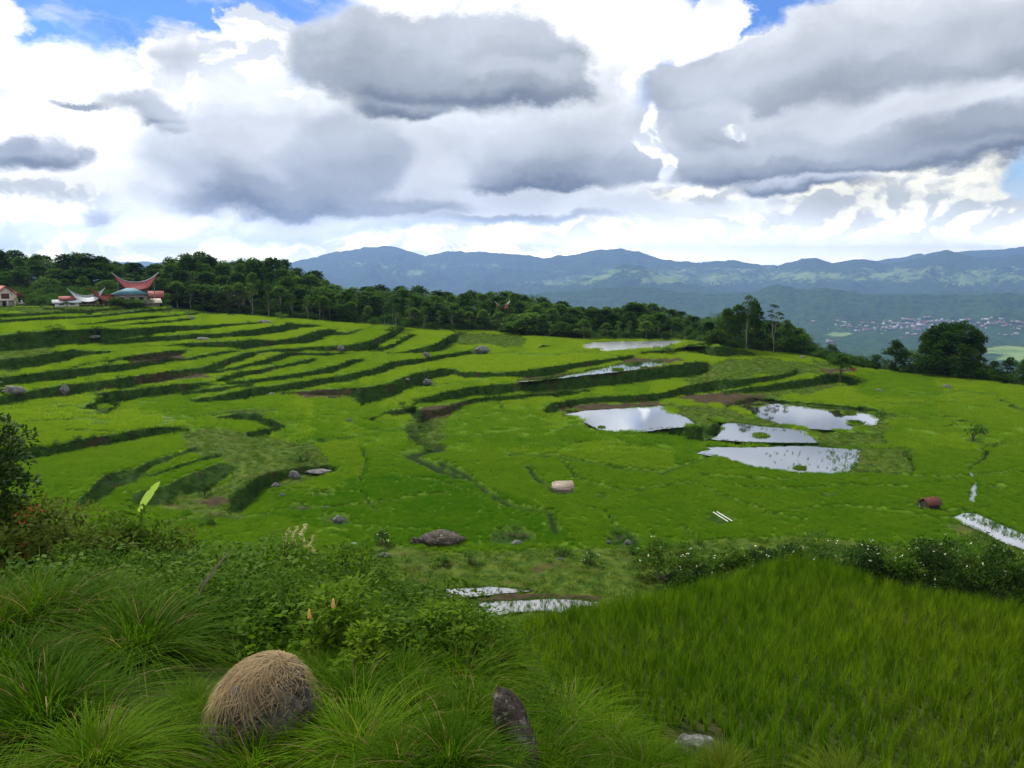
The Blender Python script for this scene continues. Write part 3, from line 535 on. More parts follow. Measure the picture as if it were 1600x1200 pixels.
def fp(u, v):
    a, b, c = ray(u, v); k = math.atan2(a, b); i = int(np.clip(np.searchsorted(AZ, k), 1, len(AZ) - 1)); e_ = ZF[:, i] - DD * c / math.hypot(a, b)
    h = np.nonzero(e_ > 0)[0]; h = h[0] if len(h) else 100; return Vector((DD[h] * math.sin(k), DD[h] * math.cos(k), ZF[h, i]))
# ------------------------------------------------------------------ haze
def box(name, x0, x1, y0, y1, z0, z1, mat):
    V = [(x, y, z) for x in (x0, x1) for y in (y0, y1) for z in (z0, z1)]; Fc = [(0, 1, 3, 2), (4, 6, 7, 5), (0, 4, 5, 1), (2, 3, 7, 6), (0, 2, 6, 4), (1, 5, 7, 3)]
    return mesh_obj(name, V, Fc, mat)
hm = bpy.data.materials.new('haze_air'); hm.use_nodes = True; Hn = NT(hm.node_tree); Hn.n.clear(); ho = Hn.new('ShaderNodeOutputMaterial'); pv_ = Hn.new('ShaderNodeVolumePrincipled')
pv_.inputs['Density'].default_value = 6.0e-5; pv_.inputs['Color'].default_value = (.34, .54, 1.0, 1); pv_.inputs['Anisotropy'].default_value = 0.35; Hn.l.new(pv_.outputs[0], ho.inputs['Volume'])
hz = box('haze', -24000, 24000, -3000, 24000, -645, 540, hm); tag(hz, kind='stuff')
# ------------------------------------------------------------------ scattering for what nobody could count
def scatter(name, pts, rot, scl, protos, idx=None, kind='stuff', label=None, tint=None):
    pts = np.asarray(pts, np.float32); n = len(pts); me = bpy.data.meshes.new(name); me.vertices.add(n); me.vertices.foreach_set('co', pts.ravel())
    a = me.attributes.new('rot', 'FLOAT_VECTOR', 'POINT'); a.data.foreach_set('vector', np.asarray(rot, np.float32).ravel())
    a = me.attributes.new('scl', 'FLOAT', 'POINT'); a.data.foreach_set('value', np.asarray(scl, np.float32).ravel())
    a = me.attributes.new('idx', 'INT', 'POINT'); a.data.foreach_set('value', np.asarray(idx if idx is not None else RNG.integers(0, len(protos), n), np.int32))
    a = me.attributes.new('tint', 'FLOAT', 'POINT'); a.data.foreach_set('value', np.full(n, .5, np.float32) if tint is None else np.asarray(tint, np.float32))
    o = bpy.data.objects.new(name, me); COL.objects.link(o)
    g = bpy.data.node_groups.new(name + '_scatter', 'GeometryNodeTree'); g.interface.new_socket('Geometry', in_out='INPUT', socket_type='NodeSocketGeometry'); g.interface.new_socket('Geometry', in_out='OUTPUT', socket_type='NodeSocketGeometry')
    gi = g.nodes.new('NodeGroupInput'); go = g.nodes.new('NodeGroupOutput'); ip = g.nodes.new('GeometryNodeInstanceOnPoints'); jn = g.nodes.new('GeometryNodeJoinGeometry')
    for p_ in reversed(protos):
        oi = g.nodes.new('GeometryNodeObjectInfo'); oi.inputs['Object'].default_value = p_; oi.inputs['As Instance'].default_value = True; g.links.new(oi.outputs['Geometry'], jn.inputs[0])
    def at(nm, typ):
        n_ = g.nodes.new('GeometryNodeInputNamedAttribute'); n_.data_type = typ; n_.inputs['Name'].default_value = nm; return n_.outputs['Attribute']
    g.links.new(gi.outputs[0], ip.inputs['Points']); g.links.new(jn.outputs[0], ip.inputs['Instance']); ip.inputs['Pick Instance'].default_value = True
    g.links.new(at('idx', 'INT'), ip.inputs['Instance Index']); g.links.new(at('rot', 'FLOAT_VECTOR'), ip.inputs['Rotation']); g.links.new(at('scl', 'FLOAT'), ip.inputs['Scale'])
    g.links.new(ip.outputs[0], go.inputs[0]); md_ = o.modifiers.new('scatter', 'NODES'); md_.node_group = g
    return tag(o, kind=kind, label=label)
def proto(name, V, Fc, mat, **k):
    o = mesh_obj(name, V, Fc, mat, **k); COL.objects.unlink(o); return o
def blades(n, rad, h, w_, lean=.35, droop=.3, seg=3, seed=0, hv=.3, base=0.03, out=None):
    """n tapering ribbons; rad = spread of the roots"""
    r = np.random.default_rng(seed); V = []; Fc = []
    for i in range(n):
        a = r.random() * 6.283; q = rad * math.sqrt(r.random()); x, y = q * math.cos(a), q * math.sin(a)
        da = r.random() * 6.283 if out is None else a + (r.random() - .5) * out
        H = h * (1 - hv + 2 * hv * r.random()); L = lean * (.3 + r.random()); dr = droop * (.4 + r.random() * 1.2)
        px_, py_ = -math.sin(da), math.cos(da); tw = r.random() * 1.5 - .75; px_, py_ = px_ * math.cos(tw) - py_ * math.sin(tw), px_ * math.sin(tw) + py_ * math.cos(tw)
        b0 = len(V)
        for k in range(seg + 1):
            t = k / seg; hx = H * (L * t + dr * t * t * 1.0); z = H * (t - dr * .75 * t ** 3) - base; ww = w_ * (1 - t ** 1.6) * .5 + w_ * .04
            cx, cy_ = x + math.cos(da) * hx, y + math.sin(da) * hx
            V += [(cx - px_ * ww, cy_ - py_ * ww, z), (cx + px_ * ww, cy_ + py_ * ww, z)]
        for k in range(seg): Fc.append((b0 + 2 * k, b0 + 2 * k + 1, b0 + 2 * k + 3, b0 + 2 * k + 2))
    return np.array(V), np.array(Fc)
def cat(parts):
    V = []; Fc = []; o = 0
    for v, f in parts: V.append(v); Fc.append(np.asarray(f) + o); o += len(v)
    return np.vstack(V), np.vstack(Fc)
def patch(n, size, mk, seed):
    r = np.random.default_rng(seed); ps = []; k = int(math.sqrt(n))
    for i in range(k):
        for j in range(k):
            v, f = mk(seed * 100 + i * k + j); v = v.copy(); v[:, 0] += ((i + .5 + (r.random() - .5) * .5) / k - .5) * size; v[:, 1] += ((j + .5 + (r.random() - .5) * .5) / k - .5) * size; ps.append((v, f))
    return cat(ps)
def leaves(C, size, seed, up=.5, aspect=.5, nrm=None, bend=True):
    """one pointed leaf (two quads folded) at each centre"""
    r = np.random.default_rng(seed); n = len(C); a = r.random(n) * 6.283
    d = np.stack([np.cos(a), np.sin(a), (r.random(n) - .6) * 1.3], 1)
    if nrm is not None: d = d * .8 + nrm
    d /= np.linalg.norm(d, axis=1)[:, None]; upv = np.stack([(r.random(n) - .5), (r.random(n) - .5), np.full(n, up + .3)], 1)
    sde = np.cross(d, upv); sde /= np.linalg.norm(sde, axis=1)[:, None] + 1e-9; nn = np.cross(sde, d)
    s = size * (.6 + .8 * r.random(n))[:, None]
    p0 = C; p1 = C + d * s * .5 + sde * s * aspect * .5 - nn * s * .04; p2 = C + d * s - nn * s * .15; p3 = C + d * s * .5 - sde * s * aspect * .5 - nn * s * .04
    V = np.stack([p0, p1, p2, p3], 1).reshape(-1, 3); return V, np.arange(4 * n).reshape(n, 4)
M_RICE = leafmat('rice_leaf', (.050, .150, .006), (.180, .270, .020), tr=.5, pos=.045)
M_RICED = leafmat('rice_leaf_deep', (.032, .098, .004), (.100, .160, .007), tr=.42, pos=.11, spec=.1, vary=.38)
M_BANK = leafmat('bank_grass_leaf', (.018, .060, .009), (.060, .140, .014), tr=.35, pos=.25, spec=.08)
M_ROUGH = leafmat('rough_grass_leaf', (.035, .100, .008), (.11, .165, .016), tr=.4, pos=.35, vary=.3)
rp = [proto('rice_patch', *patch(9, .62, lambda s: blades(7, .07, .42, .026, .18, .2, 2, s), k), M_RICE) for k in range(3)]
rf = [proto('rice_patch', *patch(25, 2.0, lambda s: blades(6, .16, .46, .06, .2, .2, 1, s), k + 10), M_RICE) for k in range(3)]
rn_ = [proto('rice_tufts', *blades(22, .05, .64, .013, .17, .16, 3, k + 20), M_RICED) for k in range(4)]
bk = [proto('bank_tuft', *cat([blades(46, .30, .38, .03, .5, .7, 3, k + 30, out=1.5), leaves((np.random.default_rng(k).random((14, 3)) - [.5, .5, 0]) * [.8, .8, .3], .1, k)]), M_BANK) for k in range(3)]
rg_ = [proto('rough_tuft', *blades(34, .32, .26, .03, .4, .4, 2, k + 40, out=2.0), M_ROUGH) for k in range(3)]
# every field its own tint: label the connected fields of the traced map
fm = (np.maximum(bank, bund * 1.3) < .35) & (water == 0) & (pit < .5); lab = np.where(fm, np.arange(fm.size).reshape(fm.shape) + 1, 0)
for it in range(900):
    o_ = lab.copy(); m1 = fm[1:] & fm[:-1]; m2 = fm[:, 1:] & fm[:, :-1]
    a = np.maximum(lab[1:], lab[:-1]); lab[1:] = np.where(m1, a, lab[1:]); lab[:-1] = np.where(m1, a, lab[:-1])
    a = np.maximum(lab[:, 1:], lab[:, :-1]); lab[:, 1:] = np.where(m2, a, lab[:, 1:]); lab[:, :-1] = np.where(m2, a, lab[:, :-1])
    if (lab == o_).all(): break
TINT = np.random.default_rng(3).random(fm.size + 2)[lab]
for poly_, tv_ in [([(560,745),(700,740),(870,800),(900,850),(560,850),(420,800)],.1),([(1335,578),(1450,583),(1480,625),(1330,620)],.0),([(1430,700),(1545,700),(1620,720),(1620,745),(1430,745)],.55),([(690,560),(880,545),(940,560),(800,585),(720,580)],.95),([(0,640),(240,640),(300,665),(0,705)],.9),([(850,640),(640,640),(660,700),(860,700)],.25),([(1000,500),(1260,560),(1000,560)],.8),([(1200,600),(1330,605),(1370,635),(1180,620)],.85)]:
    TINT = np.where(inpoly(wu, wv2, poly_), tv_, TINT)
TINT = .5 * TINT + .5 * (1 - ss(VV, 560, 760) * .8)
# cells of the traced ground
xc = (GX[1:, 1:] + GX[:-1, :-1]) / 2; yc = (GY[1:, 1:] + GY[:-1, :-1]) / 2; uc = (UU[1:, 1:] + UU[:-1, :-1]) / 2; vc = (VV[1:, 1:] + VV[:-1, :-1]) / 2
def area(a, b, c, d): return .5 * np.sqrt((a[1] * b[2] - a[2] * b[1]) ** 2 + (a[2] * b[0] - a[0] * b[2]) ** 2 + (a[0] * b[1] - a[1] * b[0]) ** 2)
P3 = np.stack([FX[nb:], FY[nb:], FZ[nb:]], 0); d1 = P3[:, 1:, 1:] - P3[:, :-1, :-1]; d2 = P3[:, :-1, 1:] - P3[:, 1:, :-1]
AR = .5 * np.sqrt((d1[1] * d2[2] - d1[2] * d2[1]) ** 2 + (d1[2] * d2[0] - d1[0] * d2[2]) ** 2 + (d1[0] * d2[1] - d1[1] * d2[0]) ** 2)
vis = (uc > -90) & (uc < 1690) & (vc < 1010)
def cellpts(dens, mask):
    e = np.where(mask & vis, AR * dens, 0); k = RNG.poisson(e); j, i = np.nonzero(k); rep = k[j, i]; j = np.repeat(j, rep); i = np.repeat(i, rep)
    fu = RNG.random(len(i)); fv = RNG.random(len(i)); Q = P3[:, j, i] * (1 - fu) * (1 - fv) + P3[:, j, i + 1] * fu * (1 - fv) + P3[:, j + 1, i] * (1 - fu) * fv + P3[:, j + 1, i + 1] * fu * fv
    return Q.T, j, i
cc = lambda a: a[1:, 1:]
WATER = cc(water) > 0; BK = np.maximum(cc(bank), bank[:-1, :-1]); BU = np.maximum(cc(bund), 0); PT = cc(pit); RGH = cc(rgh) > .5; MD_ = (cc(mud) > .5) & ~WATER
field = (BK < .45) & (BU < .12) & (PT < .2) & ~WATER & ~RGH & ~MD_
def upright(n, tilt=.12): return np.stack([RNG.normal(0, tilt, n), RNG.normal(0, tilt, n), RNG.random(n) * 6.283], 1)
Q, j, i = cellpts(8.0, field & (yc < 112)); scatter('rice_plants', Q, upright(len(Q), .04), RNG.uniform(.85, 1.15, len(Q)) * .82, rp, tint=TINT[j, i])
n_a = len(Q)
Q, j, i = cellpts(.75, field & (yc >= 112)); scatter('rice_plants', Q, upright(len(Q), .03), RNG.uniform(.8, 1.1, len(Q)), rf, tint=TINT[j, i])
Q2, j, i = cellpts(2.8, (BK >= .5) & ~WATER); s_ = RNG.uniform(.35, .8, len(Q2)) * np.where(RNG.random(len(Q2)) < .04, 2.0, 1) * (1 - .5 * (cc(mbank)[j, i] > .3))
Q3, j3, i3 = cellpts(.5, (PT >= .35) & ~WATER & (BK < .25))
QQ = np.vstack([Q2, Q3]); scatter('bank_grass', QQ, upright(len(QQ), .25), np.concatenate([s_, RNG.uniform(.25, .55, len(Q3))]), bk)
Q4, j, i = cellpts(2.4, RGH & (BK < .25) & ~WATER & ~MD_ & (RNG.random(RGH.shape) < .9)); scatter('rough_grass', Q4, upright(len(Q4), .15), RNG.uniform(.5, 1.3, len(Q4)), rg_)
print('scatter', n_a, len(QQ), len(Q4))
# grass along the pond shores
sh_ = []
for nm, poly in PONDS.items():
    n = len(poly)
    if nm in ('white_small', 'white_tiny'): continue
    for q in range(n):
        (x1, y1), (x2, y2) = poly[q], poly[(q + 1) % n]
        d_ = math.hypot(x2 - x1, (y2 - y1) * 3); far_side = (y1 + y2) / 2 < sum(p[1] for p in poly) / n
        for k in range(int(d_ / 2.4)):
            f_ = RNG.random(); p_ = gp(x1 + (x2 - x1) * f_, y1 + (y2 - y1) * f_ + (-.8 if far_side else .9)); sh_.append((p_.x, p_.y, PZ[nm] - .02))
scatter('shore_grass', sh_, upright(len(sh_), .3), RNG.uniform(.25, .62, len(sh_)), bk)
# rice on the near shelf
RO = .25; aa = np.arange(-14, 44, RO); bb_ = np.arange(7, 44, RO); ga, gb2 = np.meshgrid(aa, bb_); ga = ga.ravel(); gb2 = gb2.ravel(); an = .18
xs = ga * math.cos(an) - gb2 * math.sin(an) + 4 + RNG.normal(0, .045, ga.size); ys = ga * math.sin(an) + gb2 * math.cos(an) + RNG.normal(0, .045, ga.size); zs, dl_, dr_ = near_z(xs, ys)
ok = (dr_ < .35) & (dl_ > .3) & (xs / np.maximum(ys, 1) < .82) & (xs / np.maximum(ys, 1) > -.2) & (ys > 8) & (RNG.random(xs.size) < .97)
g0 = np_(1080, 1166); ok &= np.hypot(xs - g0.x, (ys - g0.y) * .9) > .75
Q = np.stack([xs, ys, zs], 1)[ok]; vig = .72 + .5 * fbm(Q[:, 0] * .22, Q[:, 1] * .22, 3, 99); scatter('rice_plants', Q, upright(len(Q), .05), RNG.uniform(.8, 1.15, len(Q)) * vig, rn_)
print('near rice', len(Q))
# brighter young grass on the brow of the shelf and the steep bank below it
br = (DR > .1) & (DR < 7) & (DL > .6) & (YY < 50) & (XX / np.maximum(YY, 1) < .8) & (XX / np.maximum(YY, 1) > -.25)
jj, ii = np.nonzero(br); k = RNG.poisson(5 * .0625, len(jj)); jj = np.repeat(jj, k); ii = np.repeat(ii, k); xs = gx[ii] + RNG.random(len(ii)) * .25; ys = gy[jj] + RNG.random(len(ii)) * .25; zs, dl_, dr_ = near_z(xs, ys); bb = (xs > 13.5) & (dr_ < 6) & (RNG.random(len(xs)) < .85)
Q = np.stack([xs, ys, zs], 1)[~bb]; scatter('brow_grass', Q, upright(len(Q), .2), RNG.uniform(.8, 1.9, len(Q)), rg_)
# ------------------------------------------------------------------ trees
def tube(P_, rad, n=6, cap=True):
    P_ = [Vector(p) for p in P_]; V = []; Fc = []
    for k, p in enumerate(P_):
        d = (P_[min(k + 1, len(P_) - 1)] - P_[max(k - 1, 0)]).normalized(); a = d.orthogonal().normalized(); b = d.cross(a)
        if k and a.dot(pa) < 0: a = -a; b = -b
        if k:
            a = (pa - d * pa.dot(d)).normalized(); b = d.cross(a)
        pa = a
        for i in range(n): t = i / n * 6.2832; V.append(p + (a * math.cos(t) + b * math.sin(t)) * rad[k])
    for k in range(len(P_) - 1):
        for i in range(n): Fc.append((k * n + i, k * n + (i + 1) % n, (k + 1) * n + (i + 1) % n, (k + 1) * n + i))
    return [tuple(v) for v in V], Fc
def catl(parts):
    V = []; Fc = []
    for v, f in parts: o = len(V); V += [tuple(x) for x in v]; Fc += [tuple(int(i) + o for i in q) for q in f]
    return V, Fc
def crownmesh(clumps, per, leaf, seed, aspect=.7):
    """clumps: (x,y,z,r,flat) blobs of leaf clusters"""
    r = np.random.default_rng(seed); C = []; NN = []
    for (x, y, z, rad, fl) in clumps:
        d = r.normal(size=(per, 3)); d /= np.linalg.norm(d, axis=1)[:, None]; d[:, 2] = np.where(d[:, 2] < -.3, -d[:, 2] * .6, d[:, 2])
        q = (rad * (.55 + .5 * r.random(per) ** .6))[:, None]; C.append(np.array([x, y, z]) + d * q * [1, 1, fl]); NN.append(d * .9)
    return leaves(np.vstack(C), leaf, seed, nrm=np.vstack(NN), aspect=aspect)
def dome(h, rad, z0, n, seed, cr=1.2, shape=2.0, gap=.0):
    """clump centres over an uneven crown between z0 and h"""
    r = np.random.default_rng(seed); o = []
    lob = [(r.random() * 6.28, .75 + .45 * r.random()) for _ in range(5)]
    for i in range(n):
        t = r.random() ** .8; z = z0 + (h - z0) * t; a = r.random() * 6.283; R_ = rad * (1 - abs(2 * t - .75) ** shape * .75) if t > .37 else rad * (.55 + 1.2 * t)
        R_ *= .8 + .35 * sum(math.cos(a - la) * lb for la, lb in lob) / 3
        q = R_ * (.35 + .65 * r.random() ** .45); c = cr * (.6 + .7 * r.random()); o.append((q * math.cos(a), q * math.sin(a), z - c * .4, c, .75))
    return o
M_LEAF = [leafmat('tree_leaf_dark', (.016, .048, .010), (.048, .100, .018), tr=.25, pos=.03, rough=.8, spec=.08, vary=.35), leafmat('tree_leaf_mid', (.022, .065, .012), (.065, .130, .020), tr=.28, pos=.03, rough=.8, spec=.08, vary=.3), leafmat('tree_leaf_pale', (.05, .12, .018), (.10, .18, .03), tr=.3, pos=.05, rough=.8, spec=.08)]
M_BARK = simple('bark_grey', (.07, .055, .042), (.16, .135, .11), 6, .9, .05, .5)
M_PALEBARK = simple('bark_pale', (.20, .18, .15), (.34, .31, .26), 5, .9, .05, .4)
TREEKIND = {}
def treekind(key, H, clumps, per, leaf, trunkr, leafm, bark, seed, fork=3, lean=.0, limbs=None):
    """unit tree of height H; returns crown and trunk meshes for reuse"""
    r = np.random.default_rng(seed); v, f = crownmesh(clumps, per, leaf, seed); cr = proto('crown', v, f, leafm)
    parts = []; top = H * .72; tp = [(math.sin(k * .9 + seed) * H * .012 * k + lean * (k / 6) ** 2 * H, math.cos(k * 1.3 + seed) * H * .01 * k, top * k / 6 - (.4 if k == 0 else 0)) for k in range(7)]
    parts.append(tube(tp, [trunkr * (1.25 if k == 0 else 1 - .12 * k) for k in range(7)], 7))
    cl = sorted(clumps, key=lambda c: -c[3])[:fork * 3]
    for k in range(min(len(cl), fork * 3)):
        c = cl[k]; b = tp[2 + k % 4]; m_ = ((b[0] + c[0]) / 2, (b[1] + c[1]) / 2, (b[2] + c[2]) / 2 + H * .03); parts.append(tube([b, m_, (c[0], c[1], c[2])], [trunkr * .45, trunkr * .3, trunkr * .12], 5))
    v, f = catl(parts); tr = proto('trunk', v, f, bark, smooth=True); TREEKIND[key] = (cr, tr, H)
for k in range(3): treekind('broad%d' % k, 12, dome(12, 4.6, 2.6, 46, 100 + k, 1.5), 62, .62, .28, M_LEAF[(0, 1, 1)[k]], M_BARK, 100 + k)
for k in range(2): treekind('tall%d' % k, 16, dome(16, 3.1, 5.5, 38, 110 + k, 1.3, 1.6), 60, .55, .24, M_LEAF[(1, 2)[k]], M_BARK, 110 + k)
treekind('low0', 7, dome(7, 3.6, .4, 34, 120, 1.3), 60, .5, .2, M_LEAF[1], M_BARK, 120)
treekind('pale0', 9, dome(9, 2.4, 2.0, 26, 121, 1.1), 60, .45, .16, M_LEAF[2], M_PALEBARK, 121)
def slender(seed, H=15):
    r = np.random.default_rng(seed); o = []
    for i in range(13):
        z = H * (.45 + .55 * i / 12); a = r.random() * 6.283; q = (1 - i / 16) * 2.2 * r.random() ** .5; o.append((q * math.cos(a), q * math.sin(a), z - .6, .75 + .5 * r.random(), .7))
    return o
for k in range(2): treekind('slender%d' % k, 15, slender(130 + k), 60, .42, .17, M_LEAF[1 + (k == 0) * 0], M_PALEBARK, 130 + k, fork=2)
# bamboo clump: arching culms feathered with leaves
def bamboo(seed, H=16):
    r = np.random.default_rng(seed); C = []; parts = []
    for i in range(26):
        a = r.random() * 6.283; hh = H * (.7 + .3 * r.random()); sp_ = 1.0 + 3.6 * r.random(); P_ = []
        for k in range(9):
            t = k / 8; P_.append((math.cos(a) * (.5 + sp_ * t ** 2.4), math.sin(a) * (.5 + sp_ * t ** 2.4), hh * (t - .13 * t ** 4) - .3))
        parts.append(tube(P_, [.07 * (1 - .8 * k / 8) for k in range(9)], 4))
        for k in range(3, 9):
            p = np.array(P_[k]); n = 22; C.append(p + r.normal(size=(n, 3)) * [.55, .55, .5])
    v, f = leaves(np.vstack(C), .55, seed, up=.2, aspect=.42); return v, f, catl(parts)
for k in range(2):
    v, f, (tv, tf) = bamboo(140 + k); TREEKIND['bamboo%d' % k] = (proto('crown', v, f, M_LEAF[1]), proto('culms', tv, tf, simple('bamboo_culm', (.10, .13, .04), (.20, .20, .08), 3)), 16)
def tree(kind, loc, h, rz, label, name='forest_tree', group=None, wide=1.0, cat_='tree'):
    cr, tr, H = TREEKIND[kind]; s_ = h / H; e = empty(name, loc, rz, label=label, cat=cat_, group=group); e.scale = (s_ * wide, s_ * wide, s_)
    for p_ in (tr, cr):
        c = p_.copy(); COL.objects.link(c); c.parent = e
    return e
def beyond(u, rad_):
    """ground point at a distance rad_ behind the open ground's upper edge in column u"""
    c = (u + 400) / 4.0; i = int(np.clip(c, 0, len(U) - 2)); rr_ = np.concatenate([[0], rad]); out = []
    for k in (i, i + 1):
        xs_ = np.concatenate([[GX[0, k]], [a[k] for a in XB]]); ys_ = np.concatenate([[GY[0, k]], [a[k] for a in YB]]); zs_ = np.concatenate([[ZG[0, k]], [a[k] for a in ZB]])
        out.append((np.interp(rad_, rr_, xs_), np.interp(rad_, rr_, ys_), np.interp(rad_, rr_, zs_)))
    f_ = c - i; return Vector([a * (1 - f_) + b * f_ for a, b in zip(*out)])
def ztop(p, v):
    """height that brings a top standing at p to row v"""
    u = 800 + F * p.x / (p.y * math.cos(PITCH)); a, b, c = ray(u, v); return p.length * 0 + math.hypot(p.x, p.y) / math.hypot(a, b) * c - p.z
SKY = [(-80,393),(0,395),(30,393),(60,398),(90,400),(130,398),(190,405),(225,405),(240,410),(262,402),(310,395),(350,402),(400,401),(440,404),(458,420),(500,428),(520,440),(560,447),(600,443),(640,444),(665,451),(700,457),(745,455),(800,455),(840,456),(868,470),(900,479),(930,478),(975,474),(1010,471),(1030,474),(1055,486),(1075,491),(1110,490),(1140,484),(1200,502),(1250,512),(1270,535)]
su, sv = zip(*SKY)
rnd = random.Random(11); nt = 0; STREET = None
ZL = [(0, 260, 'behind the village'), (260, 470, 'beside the village'), (470, 700, 'above the upper terraces'), (700, 930, 'behind the middle terraces'), (930, 1120, 'behind the far pond'), (1120, 1300, 'at the end of the ridge')]
def zone(u): return next((n for a, b, n in ZL if a <= u < b), 'behind the village')
WORDS = {'broad': 'dark broad-crowned tree', 'tall': 'tall dark oval-crowned tree', 'slender': 'slender pale-trunked tree', 'bamboo': 'feathery bamboo clump', 'low': 'low bushy tree', 'pale': 'light green young tree'}
def forest(u, rd, vt, kinds, wide=1.0, lo=4):
    global nt
    p = beyond(u, rd); h = ztop(p, vt)
    if h < lo: return
    kd = rnd.choice(kinds); w_ = WORDS[kd[:-1]]; row = 'front' if rd < 12 else 'back'
    tree(kd, p, h, rnd.random() * 6.28, '%s in the %s of the forest %s' % (w_, row, zone(u)), name='bamboo_clump' if kd[0] == 'b' and kd[1] == 'a' else 'forest_tree',
         group='%ss in the %s of the forest %s' % (w_, row, zone(u)), wide=wide * rnd.uniform(.9, 1.2) * min(1.5, max(.8, 12 / h)), cat_='bamboo' if kd.startswith('bam') else 'tree'); nt += 1
for row, (rd, frac, step, kinds) in enumerate([(58, 1.0, 25, ['broad1', 'broad0', 'tall1', 'bamboo0', 'broad2']), (44, 1.0, 25, ['broad0', 'broad1', 'bamboo0', 'tall1', 'broad2']), (27, .93, 24, ['broad0', 'broad1', 'tall0', 'bamboo1', 'broad2']), (14, .74, 24, ['broad0', 'tall0', 'broad2', 'slender0', 'low0']), (4, .55, 22, ['slender0', 'low0', 'slender1', 'pale0', 'tall1', 'slender0', 'pale0'])]):
    u = -70 + row * 7
    while u < 1262:
        vb = np.interp(u, ex, ev); vs = np.interp(u, su, sv); fr = frac * rnd.uniform(.86, 1.03) if row > 1 else rnd.uniform(.90, 1.03)
        if u < 262:                                       # the village clearing: forest stands farther back
            if row < 4: forest(u, rd + (28 if u < 240 else 12), vb + (vs - vb) * (fr if row < 2 else fr * .85), kinds, 1.25)
        else: forest(u, rd, vb + (vs - vb) * fr, kinds, 1.3 if row < 3 else 1.1, lo=2.5)
        u += step * rnd.uniform(.75, 1.25)
print('forest trees', nt)
# trees one can tell apart
def solo(kind, u, vb, vt, label, rd=None, wide=1.0, name='tree', **k):
    p = beyond(u, rd) if rd is not None else gp(u, vb); return tree(kind, p, ztop(p, vt), rnd.random() * 6, label, name, wide=wide, **k)
def emergent(seed, H, spots, trunkr=.3, leaf=.5, per=55, bend=0):
    return spots
treekind('tallopen', 17, [(-2.6,0,10.6,1.5,.8),(-1.2,.6,12,1.6,.8),(-.4,-.5,13.8,1.5,.8),(1.0,.2,15.4,1.7,.8),(2.2,0,14.4,1.4,.8),(2.4,.5,12.6,1.2,.8),(.4,0,11.4,1.7,.8),(-3.3,0,9.2,1.3,.8),(1.2,.3,9.8,1.5,.8),(-1.6,0,9,1.4,.8),(.2,.2,16.2,1.1,.8)], 170, .42, .22, M_LEAF[0], M_PALEBARK, 201, fork=3)
treekind('gappy', 15, [(-.9,0,14.2,.8,.6),(.6,.2,13.8,.8,.5),(-1.9,0,12.4,.9,.6),(1.3,0,11.8,1.0,.5),(2.5,0,11.4,.8,.5),(-1.5,0,11.2,.7,.5),(-.2,.1,10.6,1.0,.5),(2.9,0,10.2,.6,.5),(-2.2,0,9.4,1.0,.5),(0,0,9.0,1.0,.5)], 120, .34, .17, M_LEAF[0], M_PALEBARK, 203, fork=3, lean=.03)
treekind('umbrella', 8, [(x, y, 5.9 + .5 * math.cos(x * .8) - abs(x) * .18, 1.35, .42) for x, y in ((-3.4, 0), (-2.4, .8), (-1.4, -.6), (-.3, .5), (.8, -.7), (1.8, .5), (2.8, -.2), (3.6, .3), (0, -1.6), (1.5, 1.6), (-1.2, 1.5))] + [(-1.8, 0, 6.9, .8, .5), (.4, 0, 7.2, .9, .5), (1.8, 0, 6.9, .7, .5)], 260, .42, .22, M_LEAF[0], M_BARK, 205, fork=3, lean=-.05)
def mound(seed):
    r = np.random.default_rng(seed); o = []
    for i in range(150):
        x = r.uniform(-9.5, 9.5); y = r.uniform(-6, 6); top = 10.8 * (1 - (abs(x - 1) / 10.8) ** 2.4) * (1 - (abs(y) / 9) ** 3) + r.uniform(-.6, .5)
        o.append((x, y, max(1.2, top * (r.random() ** .35)), r.uniform(1.0, 1.8), .8))
    return o
treekind('mound', 11, mound(207), 210, .5, .3, M_LEAF[1], M_BARK, 207, fork=4)
solo('tallopen', 1165, 540, 462, 'tall tree with an open crown and pale trunk beside the far pond', rd=3, name='tree')
solo('tall0', 1152, 540, 477, 'dense dark tree just left of the tall open-crowned one', rd=5, wide=1.3)
solo('broad1', 1176, 542, 470, 'dense rounded crown pressed against the tall open-crowned tree', rd=6, wide=.75)
solo('gappy', 1208, 548, 474, 'slim tree with a sparse gappy crown at the end of the ridge', rd=2, name='tree')
solo('broad0', 1135, 540, 484, 'dark rounded tree leaning against the tall open-crowned tree', rd=8, wide=.9)
solo('broad2', 1228, 550, 501, 'dark round-topped tree right of the sparse gappy tree', rd=4, wide=.9)
solo('low0', 1252, 555, 520, 'paler bushy tree at the right end of the forest ridge', rd=3, wide=1.1)
solo('pale0', 912, 536, 499, 'light green rounded tree beside the left end of the far pond', rd=1, wide=1.5)
solo('mound', 1484, 592, 510, 'huge dark dome-shaped tree mass above the right-hand fields', rd=6, wide=.95)
solo('broad1', 1398, 584, 533, 'round tree with a pale straight trunk left of the huge dark dome', rd=2, wide=1.15)
solo('low0', 1366, 582, 553, 'low dark tree left of the pale-trunked round tree', rd=4, wide=1.3)
solo('low0', 1283, 565, 541, 'small dark round tree at the brink of the valley', rd=5, wide=1.0)
solo('low0', 1298, 566, 536, 'small bluish tree just right of the one at the brink', rd=9, wide=.9)
solo('umbrella', 1312, 599, 553, 'small spreading flat-topped tree on the terrace bank', wide=1.0)
for k, (u, vb, vt) in enumerate([(1552, 600, 566), (1575, 604, 560), (1600, 608, 562), (1630, 612, 556), (1660, 614, 560)]): solo(['broad0', 'broad2', 'broad1'][k % 3], u, vb, vt, 'dark tree in the row at the right edge below the dome', rd=3 + 4 * (k % 2), wide=1.2, group='row of dark trees at the right edge')
